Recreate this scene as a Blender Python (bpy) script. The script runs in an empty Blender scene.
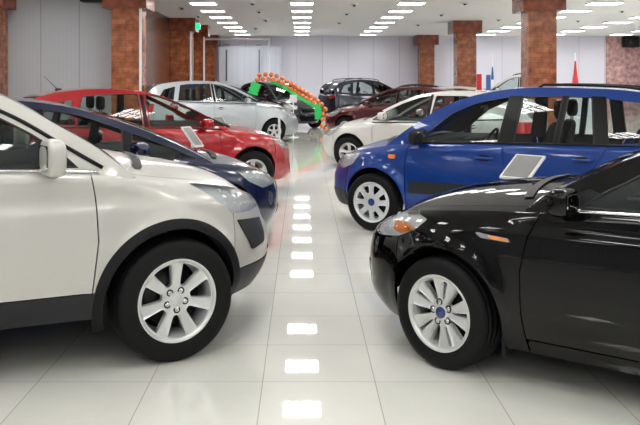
import bpy, bmesh, math, random
import numpy as np
from mathutils import Vector, Matrix
from mathutils.geometry import delaunay_2d_cdt
PI = math.pi
random.seed(4)
C = bpy.context.scene.collection

# ------------------------------------------------------------------ materials
def newmat(name):
    m = bpy.data.materials.new(name); m.use_nodes = True
    nt = m.node_tree
    return m, nt, nt.nodes['Principled BSDF']
def pbr(name, col, rough=.5, metal=0., coat=0., spec=.5, emis=None, coat_rough=.02):
    m, nt, b = newmat(name)
    b.inputs['Base Color'].default_value = (*col, 1)
    b.inputs['Roughness'].default_value = rough
    b.inputs['Metallic'].default_value = metal
    b.inputs['Coat Weight'].default_value = coat
    b.inputs['Coat Roughness'].default_value = coat_rough
    b.inputs['Specular IOR Level'].default_value = spec
    if emis:
        b.inputs['Emission Color'].default_value = (*emis[0], 1)
        b.inputs['Emission Strength'].default_value = emis[1]
    return m
def noise_tint(m, scale, amount, col, coord='Object'):
    nt = m.node_tree; b = nt.nodes['Principled BSDF']
    tc = nt.nodes.new('ShaderNodeTexCoord'); n = nt.nodes.new('ShaderNodeTexNoise')
    n.inputs['Scale'].default_value = scale; n.inputs['Detail'].default_value = 3
    r = nt.nodes.new('ShaderNodeMapRange')
    r.inputs['To Min'].default_value = 1-amount; r.inputs['To Max'].default_value = 1+amount
    mx = nt.nodes.new('ShaderNodeVectorMath'); mx.operation = 'SCALE'
    mx.inputs[0].default_value = col
    nt.links.new(tc.outputs[coord], n.inputs['Vector']); nt.links.new(n.outputs['Fac'], r.inputs['Value'])
    nt.links.new(r.outputs[0], mx.inputs['Scale']); nt.links.new(mx.outputs[0], b.inputs['Base Color'])
    return m
def glass(name, tint, ior=1.45):
    m = bpy.data.materials.new(name); m.use_nodes = True
    nt = m.node_tree; nt.nodes.clear()
    o = nt.nodes.new('ShaderNodeOutputMaterial'); mx = nt.nodes.new('ShaderNodeMixShader')
    t = nt.nodes.new('ShaderNodeBsdfTransparent'); t.inputs[0].default_value = (*tint, 1)
    g = nt.nodes.new('ShaderNodeBsdfGlossy'); g.inputs['Roughness'].default_value = .01
    g.inputs['Color'].default_value = (1, 1, 1, 1)
    f = nt.nodes.new('ShaderNodeFresnel'); f.inputs['IOR'].default_value = ior
    nt.links.new(f.outputs[0], mx.inputs[0]); nt.links.new(t.outputs[0], mx.inputs[1])
    nt.links.new(g.outputs[0], mx.inputs[2]); nt.links.new(mx.outputs[0], o.inputs[0])
    return m
def paint(name, col, metal=0.3, rough=.3, coat=1.):
    return pbr(name, col, rough, metal, coat)

M = dict(
    glass=glass('window_glass', (.74, .80, .78)),
    glass_dark=glass('dark_window_glass', (.22, .26, .25)),
    lens=glass('lens_clear', (.93, .95, .96), 1.5),
    chrome=pbr('chrome', (.82, .83, .84), .08, 1.),
    reflector=pbr('lamp_reflector', (.74, .75, .76), .35, .6),
    bright=pbr('lamp_white', (.85, .87, .9), .3),
    amber=pbr('amber_lens', (.85, .25, .03), .15, coat=1),
    red=pbr('red_lens', (.55, .01, .01), .12, coat=1),
    plastic=noise_tint(pbr('black_plastic', (.006, .006, .007), .5, spec=.25), 60, .2, (.006, .006, .007)),
    clad=pbr('dark_grey_cladding', (.015, .016, .019), .5, spec=.35),
    gloss_black=pbr('gloss_black', (.005, .005, .005), .3, spec=.2),
    seal=pbr('rubber_seal', (.012, .012, .012), .5),
    tyre=noise_tint(pbr('tyre_rubber', (.005, .005, .0055), .6, spec=.2), 90, .25, (.005, .005, .0055)),
    alloy=pbr('alloy_silver', (.70, .71, .71), .36, .55, .3),
    alloy_white=pbr('wheel_cover_silver', (.72, .74, .77), .35, .35),
    disc=pbr('brake_iron', (.025, .025, .025), .5, .6),
    under=pbr('underbody_black', (.006, .006, .006), .9, spec=.1),
    trim=pbr('interior_grey', (.035, .038, .042), .7),
    trim_light=pbr('interior_pale_grey', (.30, .34, .36), .75),
    cloth=noise_tint(pbr('seat_cloth', (.018, .02, .022), .9), 200, .3, (.018, .02, .022)),
    mirror=pbr('mirror_glass', (.8, .82, .84), .02, 1.),
    badge=pbr('blue_badge', (.01, .03, .16), .2, coat=1),
    plate=pbr('plate_white', (.75, .75, .75), .4),
)

# ------------------------------------------------------------------ object helpers
def link(o, parent=None):
    C.objects.link(o)
    if parent is not None: o.parent = parent
    return o
def thing(name, label, cat, loc=(0, 0, 0), rz=0, group=None):
    o = bpy.data.objects.new(name, None); o.empty_display_size = .2
    link(o); o.location = loc; o.rotation_euler = (0, 0, rz)
    o['label'] = label; o['category'] = cat
    if group: o['group'] = group
    return o
def tag(o, label, cat, group=None):
    o['label'] = label; o['category'] = cat
    if group: o['group'] = group
    return o

class MB:
    """collects pieces (verts, faces, optional loop normals) into one mesh"""
    def __init__(s): s.v = []; s.f = []; s.n = []; s.mi = []; s.sm = []
    def add(s, verts, faces, norms=None, mi=0, smooth=True):
        o = len(s.v); s.v += [tuple(p) for p in verts]
        for k, f in enumerate(faces):
            s.f.append([o+i for i in f]); s.mi.append(mi); s.sm.append(smooth)
            s.n.append(None if norms is None else [tuple(norms[i]) for i in f])
        return s
    def build(s, name, mats, parent=None, bevel=0, weld=False):
        me = bpy.data.meshes.new(name)
        me.from_pydata(s.v, [], s.f)
        if not isinstance(mats, (list, tuple)): mats = [mats]
        for m in mats: me.materials.append(m)
        me.polygons.foreach_set('material_index', s.mi)
        me.polygons.foreach_set('use_smooth', s.sm)
        if any(n is not None for n in s.n):
            L = []
            for f, n in zip(s.f, s.n):
                if n is None: L += [(0, 0, 0)]*len(f)
                else: L += n
            me.normals_split_custom_set(L)
        me.update()
        o = bpy.data.objects.new(name, me); link(o, parent)
        if bevel:
            b = o.modifiers.new('bevel', 'BEVEL'); b.width = bevel; b.segments = 2; b.limit_method = 'ANGLE'
            b.angle_limit = math.radians(40)
        return o
    # primitives ---------------------------------------------------
    def box(s, c, d, mi=0, rot=None):
        x, y, z = (k/2 for k in d)
        vs = [Vector((sx*x, sy*y, sz*z)) for sx in (-1, 1) for sy in (-1, 1) for sz in (-1, 1)]
        if rot is not None: vs = [rot @ v for v in vs]
        vs = [v+Vector(c) for v in vs]
        s.add(vs, [(0, 1, 3, 2), (4, 6, 7, 5), (0, 4, 5, 1), (2, 3, 7, 6), (0, 2, 6, 4), (1, 5, 7, 3)], mi=mi, smooth=False)
        return s
    def tube(s, pts, r, n=8, mi=0, closed=False):
        pts = [Vector(p) for p in pts]
        N = len(pts); rings = []
        for i, p in enumerate(pts):
            a = pts[i-1] if (i or closed) else pts[0]; b = pts[(i+1) % N] if (i < N-1 or closed) else pts[-1]
            t = (b-a).normalized() if (b-a).length > 1e-9 else Vector((1, 0, 0))
            up = Vector((0, 0, 1)) if abs(t.z) < .9 else Vector((0, 1, 0))
            u = t.cross(up).normalized(); w = u.cross(t)
            rr = r[i] if isinstance(r, (list, tuple)) else r
            rings.append([p+(u*math.cos(k*2*PI/n)+w*math.sin(k*2*PI/n))*rr for k in range(n)])
        vs = [q for rg in rings for q in rg]; fs = []
        for i in range(N if closed else N-1):
            j = (i+1) % N
            for k in range(n):
                l = (k+1) % n
                fs.append((i*n+k, j*n+k, j*n+l, i*n+l))
        if not closed:
            fs.append(tuple(range(n-1, -1, -1))[::-1]); fs.append(tuple((N-1)*n+k for k in range(n))[::-1])
        s.add(vs, fs, mi=mi)
        return s
    def lathe(s, prof, n=48, axis='y', c=(0, 0, 0), mi=0, closed=False):
        """prof: list of (r, a): radius and position along the axis"""
        vs = []
        for r, a in prof:
            for k in range(n):
                t = 2*PI*k/n; p, q = r*math.cos(t), r*math.sin(t)
                v = {'y': (p, a, q), 'z': (p, q, a), 'x': (a, p, q)}[axis]
                vs.append((v[0]+c[0], v[1]+c[1], v[2]+c[2]))
        fs = []; m = len(prof)
        for i in range(m if closed else m-1):
            j = (i+1) % m
            for k in range(n):
                l = (k+1) % n
                fs.append((i*n+k, i*n+l, j*n+l, j*n+k))
        s.add(vs, fs, mi=mi)
        return s
    def rbox(s, c, d, e=.35, n=10, mi=0, rot=None, taper=0):
        """superellipsoid box"""
        vs = []; fs = []; nu, nv = 2*n, n
        sg = lambda a, p: math.copysign(abs(a)**p, a)
        for j in range(nv+1):
            ph = -PI/2+PI*j/nv
            for i in range(nu):
                th = 2*PI*i/nu
                x = sg(math.cos(ph), e)*sg(math.cos(th), e); y = sg(math.cos(ph), e)*sg(math.sin(th), e); z = sg(math.sin(ph), e)
                k = 1-taper*(z+1)/2
                v = Vector((x*d[0]/2*k, y*d[1]/2*k, z*d[2]/2))
                if rot is not None: v = rot @ v
                vs.append(v+Vector(c))
        for j in range(nv):
            for i in range(nu):
                l = (i+1) % nu
                fs.append((j*nu+i, j*nu+l, (j+1)*nu+l, (j+1)*nu+i))
        s.add(vs, fs, mi=mi)
        return s

# ------------------------------------------------------------------ 2D regions
def pip(poly, x, y):
    """vectorised point in polygon"""
    P = np.asarray(poly); x = np.asarray(x); y = np.asarray(y)
    ins = np.zeros(x.shape, bool); n = len(P); j = n-1
    for i in range(n):
        xi, yi = P[i]; xj, yj = P[j]
        if yi != yj:
            c = ((yi > y) != (yj > y)) & (x < (xj-xi)*(y-yi)/(yj-yi)+xi)
            ins ^= c
        j = i
    return ins
def resample(poly, h, closed=True):
    out = []; n = len(poly)
    for i in range(n if closed else n-1):
        a = poly[i]; b = poly[(i+1) % n]
        d = math.hypot(b[0]-a[0], b[1]-a[1]); k = max(1, int(math.ceil(d/h)))
        for t in range(k): out.append((a[0]+(b[0]-a[0])*t/k, a[1]+(b[1]-a[1])*t/k))
    if not closed: out.append(tuple(poly[-1]))
    return out
def roundpoly(poly, r=.03, k=5):
    """rounds the corners of a polygon"""
    out = []; n = len(poly)
    for i in range(n):
        p = Vector(poly[i][:2]); a = Vector(poly[i-1][:2]); b = Vector(poly[(i+1) % n][:2])
        rr = poly[i][2] if len(poly[i]) > 2 else r
        da = (a-p); db = (b-p)
        ra = min(rr, da.length*.48); rb = min(rr, db.length*.48)
        s = p+da.normalized()*ra; e = p+db.normalized()*rb
        for t in range(k+1):
            t /= k
            out.append(tuple(s*(1-t)**2+p*2*t*(1-t)+e*t*t))
    return out
def region(outers, holes, h):
    bd = []; edges = []
    for poly in outers+holes:
        r = resample(poly, h*1.2); o = len(bd); bd += r
        edges += [(o+i, o+(i+1) % len(r)) for i in range(len(r))]
    A = np.asarray(outers[0]); x0, y0 = A.min(0); x1, y1 = A.max(0)
    gx, gy = np.meshgrid(np.arange(x0+h*.5, x1, h), np.arange(y0+h*.5, y1, h))
    gx = gx+np.where((np.arange(gx.shape[0]) % 2)[:, None] == 1, h*.5, 0)
    gx = gx.ravel(); gy = gy.ravel()
    ok = np.ones(gx.shape, bool)
    for p in outers: ok &= pip(p, gx, gy)
    for p in holes: ok &= ~pip(p, gx, gy)
    gx = gx[ok]; gy = gy[ok]
    B = np.asarray(bd)
    if len(gx):
        d = np.full(gx.shape, 9.)
        for i in range(0, len(B), 64):
            q = B[i:i+64]
            d = np.minimum(d, np.hypot(gx[:, None]-q[None, :, 0], gy[:, None]-q[None, :, 1]).min(1))
        k = d > h*.45; gx = gx[k]; gy = gy[k]
    pts = [Vector(p) for p in bd]+[Vector((a, b)) for a, b in zip(gx, gy)]
    V, _, F, _, _, _ = delaunay_2d_cdt(pts, edges, [], 0, 1e-5)
    V = np.array([(v.x, v.y) for v in V]); F = [f for f in F if len(f) == 3]
    T = np.array(F); cx = V[T].mean(1)
    ok = np.ones(len(T), bool)
    for p in outers: ok &= pip(p, cx[:, 0], cx[:, 1])
    for p in holes: ok &= ~pip(p, cx[:, 0], cx[:, 1])
    T = T[ok]
    e1 = V[T[:, 1]]-V[T[:, 0]]; e2 = V[T[:, 2]]-V[T[:, 0]]
    ar = e1[:, 0]*e2[:, 1]-e1[:, 1]*e2[:, 0]
    T = T[np.abs(ar) > 1e-9]; ar = ar[np.abs(ar) > 1e-9]
    T[ar < 0] = T[ar < 0][:, ::-1]
    if len(T) == 0: return V, T
    used, inv = np.unique(T, return_inverse=True)
    return V[used], inv.reshape(T.shape)

def pchip(xs, ys):
    xs = np.asarray(xs, float); ys = np.asarray(ys, float)
    o = np.argsort(xs); xs = xs[o]; ys = ys[o]
    h = np.diff(xs); d = np.diff(ys)/h; m = np.zeros(len(xs))
    for i in range(1, len(xs)-1):
        if d[i-1]*d[i] > 0:
            w1 = 2*h[i]+h[i-1]; w2 = h[i]+2*h[i-1]
            m[i] = (w1+w2)/(w1/d[i-1]+w2/d[i])
    m[0] = d[0]; m[-1] = d[-1]
    def f(x):
        x = np.clip(np.asarray(x, float), xs[0], xs[-1])
        i = np.clip(np.searchsorted(xs, x)-1, 0, len(h)-1)
        t = (x-xs[i])/h[i]
        return ((1+2*t)*(1-t)**2*ys[i]+t*(1-t)**2*h[i]*m[i]+t*t*(3-2*t)*ys[i+1]+t*t*(t-1)*h[i]*m[i+1])
    return f
def smoothed(f, lo, hi, sig):
    xs = np.arange(lo-4*sig, hi+4*sig, .002); ys = f(xs)
    n = int(3*sig/.002); k = np.exp(-.5*(np.arange(-n, n+1)*.002/sig)**2); k /= k.sum()
    ys = np.convolve(np.pad(ys, n, 'edge'), k, 'valid')
    return lambda x: np.interp(x, xs, ys)
def catmull(pts, k=8):
    """smooth curve through N-tuples"""
    P = np.asarray(pts, float); n = len(P)
    P = np.vstack([2*P[0]-P[1], P, 2*P[-1]-P[-2]]); out = []
    for i in range(1, n):
        p0, p1, p2, p3 = P[i-1], P[i], P[i+1], P[i+2]
        for t in np.linspace(0, 1, k, endpoint=False):
            out.append(.5*((2*p1)+(p2-p0)*t+(2*p0-5*p1+4*p2-p3)*t*t+(3*p1-p0-3*p2+p3)*t**3))
    out.append(P[-2])
    return np.array(out)

# ------------------------------------------------------------------ wheels
def wheel_meshes(R, W, rr, kind, mat, mb_n=64):
    """R tyre radius, W width, rr rim radius. outer face towards -y at y=-W/2. returns dict name->mesh data objects (unlinked parents)"""
    out = {}
    h = W/2
    t = MB(); sh = R-rr
    prof = [(rr-.012, -h+.02), (rr, -h+.004), (rr+.008, -h-.001), (rr+.25*sh, -h-.006), (rr+.55*sh, -h-.008), (rr+.8*sh, -h+.003), (rr+.93*sh, -h+.014), (R-.004, -h+.03)]
    g = [-.6, -.2, .2, .6]
    for q in g:
        a = q*h
        prof += [(R-.0005, a-.006), (R-.009, a-.005), (R-.009, a+.005), (R-.0005, a+.006)]
    prof += [(R-.004, h-.03), (rr+.93*sh, h-.014), (rr+.8*sh, h-.003), (rr+.4*sh, h+.006), (rr, h-.004), (rr-.012, h-.02)]
    t.lathe(prof, mb_n)
    out['tyre'] = t
    # barrel
    b = MB(); yf = -h+.012
    b.lathe([(rr+.004, -h+.002), (rr-.004, -h-.001), (rr-.014, yf), (rr-.03, yf+.03), (rr-.035, h-.03), (rr-.01, h)], mb_n)
    # face with window holes
    Ro = rr-.008
    def ring(r, n, ph=0): return [(r*math.cos(2*PI*k/n+ph), r*math.sin(2*PI*k/n+ph)) for k in range(n)]
    holes = []
    pol = lambda r, a: (r*math.cos(a), r*math.sin(a))
    if kind == 'seven':
        n = 7; ri, ro = .40*Ro, .93*Ro
        for k in range(n):
            a0 = 2*PI*(k+.5)/n+PI/2
            hi = .17; ho = .27
            pts = [pol(ri, a0-hi), pol(ri*.98, a0+hi)]
            pts += [pol(ro, a0+ho*(1-2*t/6)) for t in range(7)]
            holes.append(roundpoly(pts, .012))
    elif kind == 'ten':
        n = 10; ri, ro = .36*Ro, .93*Ro
        for k in range(n):
            a0 = 2*PI*(k+.5)/n+PI/2+.1
            if k % 2 == 0: hi, ho = .13, .165
            else: hi, ho = .055, .07
            i_, o_ = (ri, ro) if k % 2 == 0 else (ri*1.08, ro*.97)
            pts = [pol(i_, a0-hi), pol(i_, a0+hi)]+[pol(o_, a0+ho*(1-2*t/6)) for t in range(7)]
            holes.append(roundpoly(pts, .008))
    elif kind == 'cover':
        n = 8; ri, ro = .46*Ro, .86*Ro
        for k in range(n):
            a0 = 2*PI*(k+.5)/n+PI/2
            if k % 2: pts = [pol(ri, a0-.10), pol(ri, a0+.10)]+[pol(ro, a0+.24*(1-2*t/4)) for t in range(5)]
            else: pts = [pol(ri*1.1, a0-.16), pol(ri*1.1, a0+.16)]+[pol(ro, a0+.19*(1-2*t/4)) for t in range(5)]
            holes.append(roundpoly(pts, .012))
    else:
        n = 5; ri, ro = .35*Ro, .92*Ro
        for k in range(n):
            a0 = 2*PI*(k+.5)/n+PI/2
            pts = [pol(ri, a0-.3), pol(ri, a0+.3)]+[pol(ro, a0+.42*(1-2*t/6)) for t in range(7)]
            holes.append(roundpoly(pts, .02))
    V, T = region([ring(Ro, 64)], holes, .02)
    def face_y(r):
        x = r/Ro
        if kind == 'cover': return yf+.004-.010*math.sin(min(1, x)*PI)-.006*(1-x)
        return yf+.022-.020*x**2+(.012*math.exp(-((x-.0)/.22)**2))*-1
    verts = [(p[0], face_y(math.hypot(*p)), p[1]) for p in V]
    N0 = len(verts); dep = .012 if kind == 'cover' else .03
    fs = [tuple(int(i) for i in f) for f in T]
    cnt = {}
    for f in fs:
        for i in range(3):
            e = (f[i], f[(i+1) % 3]); cnt[e] = cnt.get(e, 0)+1
    bnd = [e for e in cnt if (e[1], e[0]) not in cnt]
    base = len(b.v)
    b.add(verts, [tuple(f) for f in fs])
    ids = {}
    for a, c in bnd:
        for q in (a, c):
            if q not in ids:
                ids[q] = len(b.v); b.v.append((verts[q][0], verts[q][1]+dep, verts[q][2]))
        b.f.append([base+a, base+c, ids[c], ids[a]]); b.n.append(None); b.mi.append(0); b.sm.append(False)
    out['rim'] = b
    # brake disc + drum
    d = MB()
    d.lathe([(0, .0), (rr*.72, .0), (rr*.72, .02), (rr*.35, .022), (rr*.35, .05), (0, .05)], 40)
    d.rbox((-rr*.55, .0, .05), (.09, .07, .2), .5)
    out['brake_disc'] = d
    bk = MB(); bk.lathe([(0, .07), (rr-.04, .06)], 32); out['back'] = bk
    # hub cap + nuts
    hc = MB(); y0 = face_y(0)-.0
    rc = .034 if kind in ('seven',) else (.032 if kind == 'ten' else .045)
    hc.lathe([(rc, y0+.012), (rc, y0-.002), (rc*.85, y0-.006), (0, y0-.008)], 24)
    out['hub_cap'] = hc
    nuts = []
    if kind in ('seven', 'ten'):
        for k in range(5):
            a = 2*PI*k/5+PI/2+(.2 if kind == 'ten' else -.55); r = .057
            q = MB(); y1 = face_y(r)
            cx, cz = r*math.cos(a), r*math.sin(a)
            q.lathe([(.021, y1+.004), (.021, y1-.0015), (.014, y1-.0015)], 14, c=(cx, 0, cz), mi=0)
            q.lathe([(.014, y1-.001), (.013, y1-.004), (.006, y1-.0045), (0, y1-.002)], 6, c=(cx, 0, cz), mi=1)
            nuts.append(q)
    out['nuts'] = nuts
    return out

def copy_tree(o, parent=None):
    c = o.copy(); C.objects.link(c); c.parent = parent
    for ch in list(o.children): copy_tree(ch, c)
    return c

def wheel(parent, sp):
    kind = sp.get('wheel', 'five'); R = sp['R']; W = sp.get('ww', .215); rr = sp.get('rim', R-.125)
    far = sp.get('far', False)
    ms = wheel_meshes(R, W, rr, kind, None, 40 if far else 80)
    w = ms['tyre'].build('wheel', M['tyre'], parent)
    am = M['alloy_white'] if kind == 'cover' else M['alloy']
    rim = ms['rim'].build('rim', am, w)
    d = ms['brake_disc'].build('brake_disc', M['disc'], w)
    bk = ms['back'].build('inner_barrel', M['under'], w)
    ms['hub_cap'].build('hub_cap', M['badge'] if kind in ('ten', 'cover') else am, w)
    for q in ms['nuts']: q.build('wheel_nut', [M['gloss_black'], M['chrome']], w)
    return w

# ------------------------------------------------------------------ the car
def build_car(sp, label, cat='car', name='car', place=None):
    """sp: dict of side-view dimensions; x = 0 at the front axle, +x forward"""
    wb = sp['wb']; hw = sp['hw']; xf = sp['front']; xr = -wb-sp['rear']
    h = sp.get('h', .05); far = sp.get('far', False)
    R = sp['R']; Ra = sp.get('arch', R+.07); zb = sp.get('zb', .2)
    pm = sp['paint']
    # plan curve -------------------------------------------------
    af = sp.get('af', 1.2); nf = sp.get('nf', 2.3); ar_ = sp.get('ar', .6); nr = sp.get('nr', 4.)
    x0 = xf-af; x1 = xr+ar_
    th = np.linspace(0, PI/2, 600)
    fx = x0+af*np.sin(th)**(2/nf); fy = hw*np.maximum(np.cos(th), 0)**(2/nf)
    rx = x1-ar_*np.sin(th)**(2/nr); ry = hw*np.maximum(np.cos(th), 0)**(2/nr)
    def arc(x, y): return np.concatenate([[0], np.cumsum(np.hypot(np.diff(x), np.diff(y)))])
    uf = x0+arc(fx, fy); ur = x1-arc(rx, ry)
    U = np.concatenate([ur[::-1], uf]); X = np.concatenate([rx[::-1], fx]); Y = np.concatenate([ry[::-1], fy])
    keep = np.concatenate([[True], np.diff(U) > 1e-7]); U, X, Y = U[keep], X[keep], Y[keep]
    # even resampling for smooth tangents
    UU = np.linspace(U[0], U[-1], 1600); XX = np.interp(UU, U, X); YY = np.interp(UU, U, Y)
    tx = np.gradient(XX, UU); ty = np.gradient(YY, UU)
    ker = np.ones(31)/31
    tx = np.convolve(np.pad(tx, 15, 'edge'), ker, 'valid'); ty = np.convolve(np.pad(ty, 15, 'edge'), ker, 'valid')
    ln = np.hypot(tx, ty); NX = -ty/ln; NY = tx/ln
    umax, umin = U[-1], U[0]
    S_ = smoothed(pchip(*zip(*sp['S'])), umin-.1, umax+.1, .09)
    Sf = lambda u: S_(u)
    side_in = pchip(*zip(*sp.get('side', [(.15, .10), (.3, .035), (.5, .0), (.7, .004), (.85, .018), (1.0, .04), (1.15, .06)])))
    side_in = smoothed(side_in, .1, 1.4, .035)
    front_in = pchip(*zip(*sp.get('nose', [(.15, .14), (.25, .05), (.38, .0), (.5, .0), (.6, .03), (.7, .08), (.8, .15), (.95, .3)])))
    front_in = smoothed(front_in, .1, 1.4, .035)
    rear_in = pchip(*zip(*sp.get('tail', [(.15, .12), (.3, .02), (.5, 0), (.65, .03), (.9, .07), (1.2, .12)])))
    rear_in = smoothed(rear_in, .1, 1.4, .035)
    xc = sp.get('cowl', -.45)
    def rtop(u): return .035+.085/(1+np.exp(-(u-xc-.15)/.08))
    creases = sp.get('crease', [])
    def Psurf(u, z, off=0.):
        u = np.asarray(u, float); z = np.asarray(z, float)
        x = np.interp(u, UU, XX); y = np.interp(u, UU, YY); nx = np.interp(u, UU, NX); ny = np.interp(u, UU, NY)
        l = np.hypot(nx, ny); nx, ny = nx/l, ny/l
        wf = np.where(nx > 0, nx*nx, 0); wr = np.where(nx < 0, nx*nx, 0); ws = ny*ny
        ins = side_in(z)*ws+front_in(z)*wf+rear_in(z)*wr
        s = Sf(u); r = rtop(u); k = np.clip((z-(s-r))/r, 0, 1)*.97
        ins = ins+r*(1-np.sqrt(1-k*k))*.9
        for (zc, wdt, dp, xa, xb) in creases:   # soft swage lines
            m = 1/(1+np.exp(-(u-xa)/.08))/(1+np.exp((u-xb)/.08))
            q = (z-zc)/wdt
            ins = ins+dp*m*np.where(q > 0, np.exp(-q*q), np.exp(-(q*3)**2))
        for xw in (0, -wb):
            d = np.hypot(x-xw, z-R)-Ra
            fl = sp.get('flare', .018)*np.exp(-(np.maximum(d, 0)/.06)**2)*np.clip((z-.1)/.3, 0, 1)
            ins = ins-fl*ws
        ins = ins-off
        return np.stack([x-nx*ins, y-ny*ins, z], -1)
    tumble = sp.get('tumble', .32)
    xe = sp['outline'][-1][0]
    def Gsurf(x, z, off=0.):
        x = np.asarray(x, float); z = np.asarray(z, float)
        b = Psurf(x, Sf(x)-.001)
        yb = np.interp(x, XX[::1], YY)
        # half width on the plan at this x (x is monotone)
        s = Sf(x)
        q = np.maximum(z-s, -.05)
        y = Ybelt(x)-.012-q*tumble-.18*q*q+off
        return np.stack([x, y, z], -1)
    us = np.linspace(umin+.02, umax-.02, 900); bb = Psurf(us, Sf(us)-.001)
    ordx = np.maximum.accumulate(bb[:, 0])
    Ybelt = lambda x: np.interp(x, ordx, bb[:, 1])

    def surf_patch(mb, surf, outers, holes=(), off=0., depth=.02, hh=None, sides=(1, -1), mi=0, flip=False):
        V, T = region([list(p) for p in outers], [list(p) for p in holes], hh or h)
        if len(T) == 0: return
        a, b = V[:, 0], V[:, 1]; e = 5e-3
        P = surf(a, b, off)
        Na = surf(a+e, b, off)-surf(a-e, b, off); Nb = surf(a, b+e, off)-surf(a, b-e, off)
        N = np.cross(Nb, Na); N /= np.linalg.norm(N, axis=1)[:, None]+1e-12
        # outward: y > 0 side
        ref = P-np.array([(xf+xr)/2, 0, 0]); ref[:, 2] = 0; 
        sgn = np.sign((N[:, 1]*np.maximum(P[:, 1], .05)/hw+N[:, 0]*ref[:, 0]*.15).sum())
        if sgn < 0: N = -N
        inner = surf(a, b, off-depth) if depth else P
        cnt = set()
        for f in T:
            for i in range(3): cnt.add((int(f[i]), int(f[(i+1) % 3])))
        bnd = [e_ for e_ in cnt if (e_[1], e_[0]) not in cnt]
        fn = np.cross(P[T[:, 1]]-P[T[:, 0]], P[T[:, 2]]-P[T[:, 0]])
        rev = (fn*N[T[:, 0]]).sum() < 0
        for sd in sides:
            Pm = P.copy(); Nm = N.copy(); Im = inner.copy()
            Pm[:, 1] *= sd; Nm[:, 1] *= sd; Im[:, 1] *= sd
            r = rev ^ (sd < 0)
            TT = T[:, ::-1] if r else T
            base = len(mb.v)
            mb.add(Pm.tolist(), [tuple(map(int, f)) for f in TT], Nm.tolist(), mi)
            if depth:
                ids = {}; o2 = len(mb.v)
                for p, q in bnd:
                    for k in (p, q):
                        if k not in ids: ids[k] = o2+len(ids); mb.v.append(tuple(Im[k].tolist()))
                    f = (base+p, base+q, ids[q], ids[p]) if r else (base+q, base+p, ids[p], ids[q])
                    mb.f.append(list(f)); mb.n.append(None); mb.mi.append(mi); mb.sm.append(False)
        return
    def line3(surf, pts, off=0., hh=.04, sd=1):
        r = resample(pts, hh, closed=False); a = np.array(r)
        P = surf(a[:, 0], a[:, 1], off); P[:, 1] *= sd
        return P.tolist()
    def loop3(surf, pts, off=0., hh=.04, sd=1):
        a = np.array(resample(pts, hh)); P = surf(a[:, 0], a[:, 1], off); P[:, 1] *= sd
        return P.tolist()

    # placement --------------------------------------------------
    wx, wy, ang, face = place
    hd = math.radians(ang) if face > 0 else PI-math.radians(ang)
    # near side wheel outer plane
    ysd = -1 if face > 0 else 1
    cx = -wb/2
    ca, sa = math.cos(hd), math.sin(hd)
    lx, ly = -cx, ysd*(hw-.03)
    root = thing(name, label, cat, (wx-(lx*ca-ly*sa), wy-(lx*sa+ly*ca), 0), hd)
    body = bpy.data.objects.new('tmp', None)   # only an offset holder, removed below
    parts = []
    def B(mb, nm, mats, parent=None, **k):
        o = mb.build(nm, mats, parent if parent is not None else root, **k)
        if parent is None: parts.append(o)
        return o

    g = sp.get('gap', .007)
    # lower outline polygons -------------------------------------
    def bottom(x):
        z = sp.get('zb', .2)
        for xw in (0, -wb):
            if abs(x-xw) < Ra:
                z = max(z, R+math.sqrt(max(0, Ra*Ra-(x-xw)**2)))
        return z
    def low_curve(ua, ub):   # from ua to ub (ua<ub)
        xs = set(np.arange(ua, ub, .04).tolist()+[ua, ub])
        for xw in (0, -wb):
            for k in range(41):
                a = PI*k/40; q = xw+Ra*math.cos(a)
                if ua < q < ub: xs.add(q)
            for q in (xw-Ra, xw+Ra):
                if ua < q < ub: xs.add(q-1e-4)
                if ua < q < ub: xs.add(q+1e-4)
        return [(x, bottom(x)) for x in sorted(xs)]
    belt_poly = low_curve(umin, umax)+[(u, float(Sf(u))) for u in np.linspace(umax, umin, 160)]
    def above(z0): return [(umin-1, z0), (umax+1, z0), (umax+1, 3), (umin-1, 3)]
    def strip_poly(left, right, zlo=None, zhi=None):
        """polygon between two seam polylines given top->bottom"""
        L = [(x, z) for x, z in left]; Rr = [(x, z) for x, z in right]
        return Rr+L[::-1]
    sill = sp.get('sill_top', .33)
    d1 = sp['door1']; d2 = sp['door2']; d3 = sp['door3']
    sh = lambda pl, dx: [(x+dx, z) for x, z in pl]
    fs = sp['bump_f']; rs = sp['bump_r']        # seams between wings and bumpers
    hl = roundpoly(sp['headlight'], .03); tl = roundpoly(sp['taillight'], .03)
    far_r = [(umax+.5, 3), (umax+.5, -1)]; far_l = [(umin-.5, 3), (umin-.5, -1)]
    ext = lambda pl: [(pl[0][0], 3)]+list(pl)+[(pl[-1][0], -1)]
    sides = {1: 'left', -1: 'right'}
    clad = sp.get('clad_mat', pm)
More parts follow.
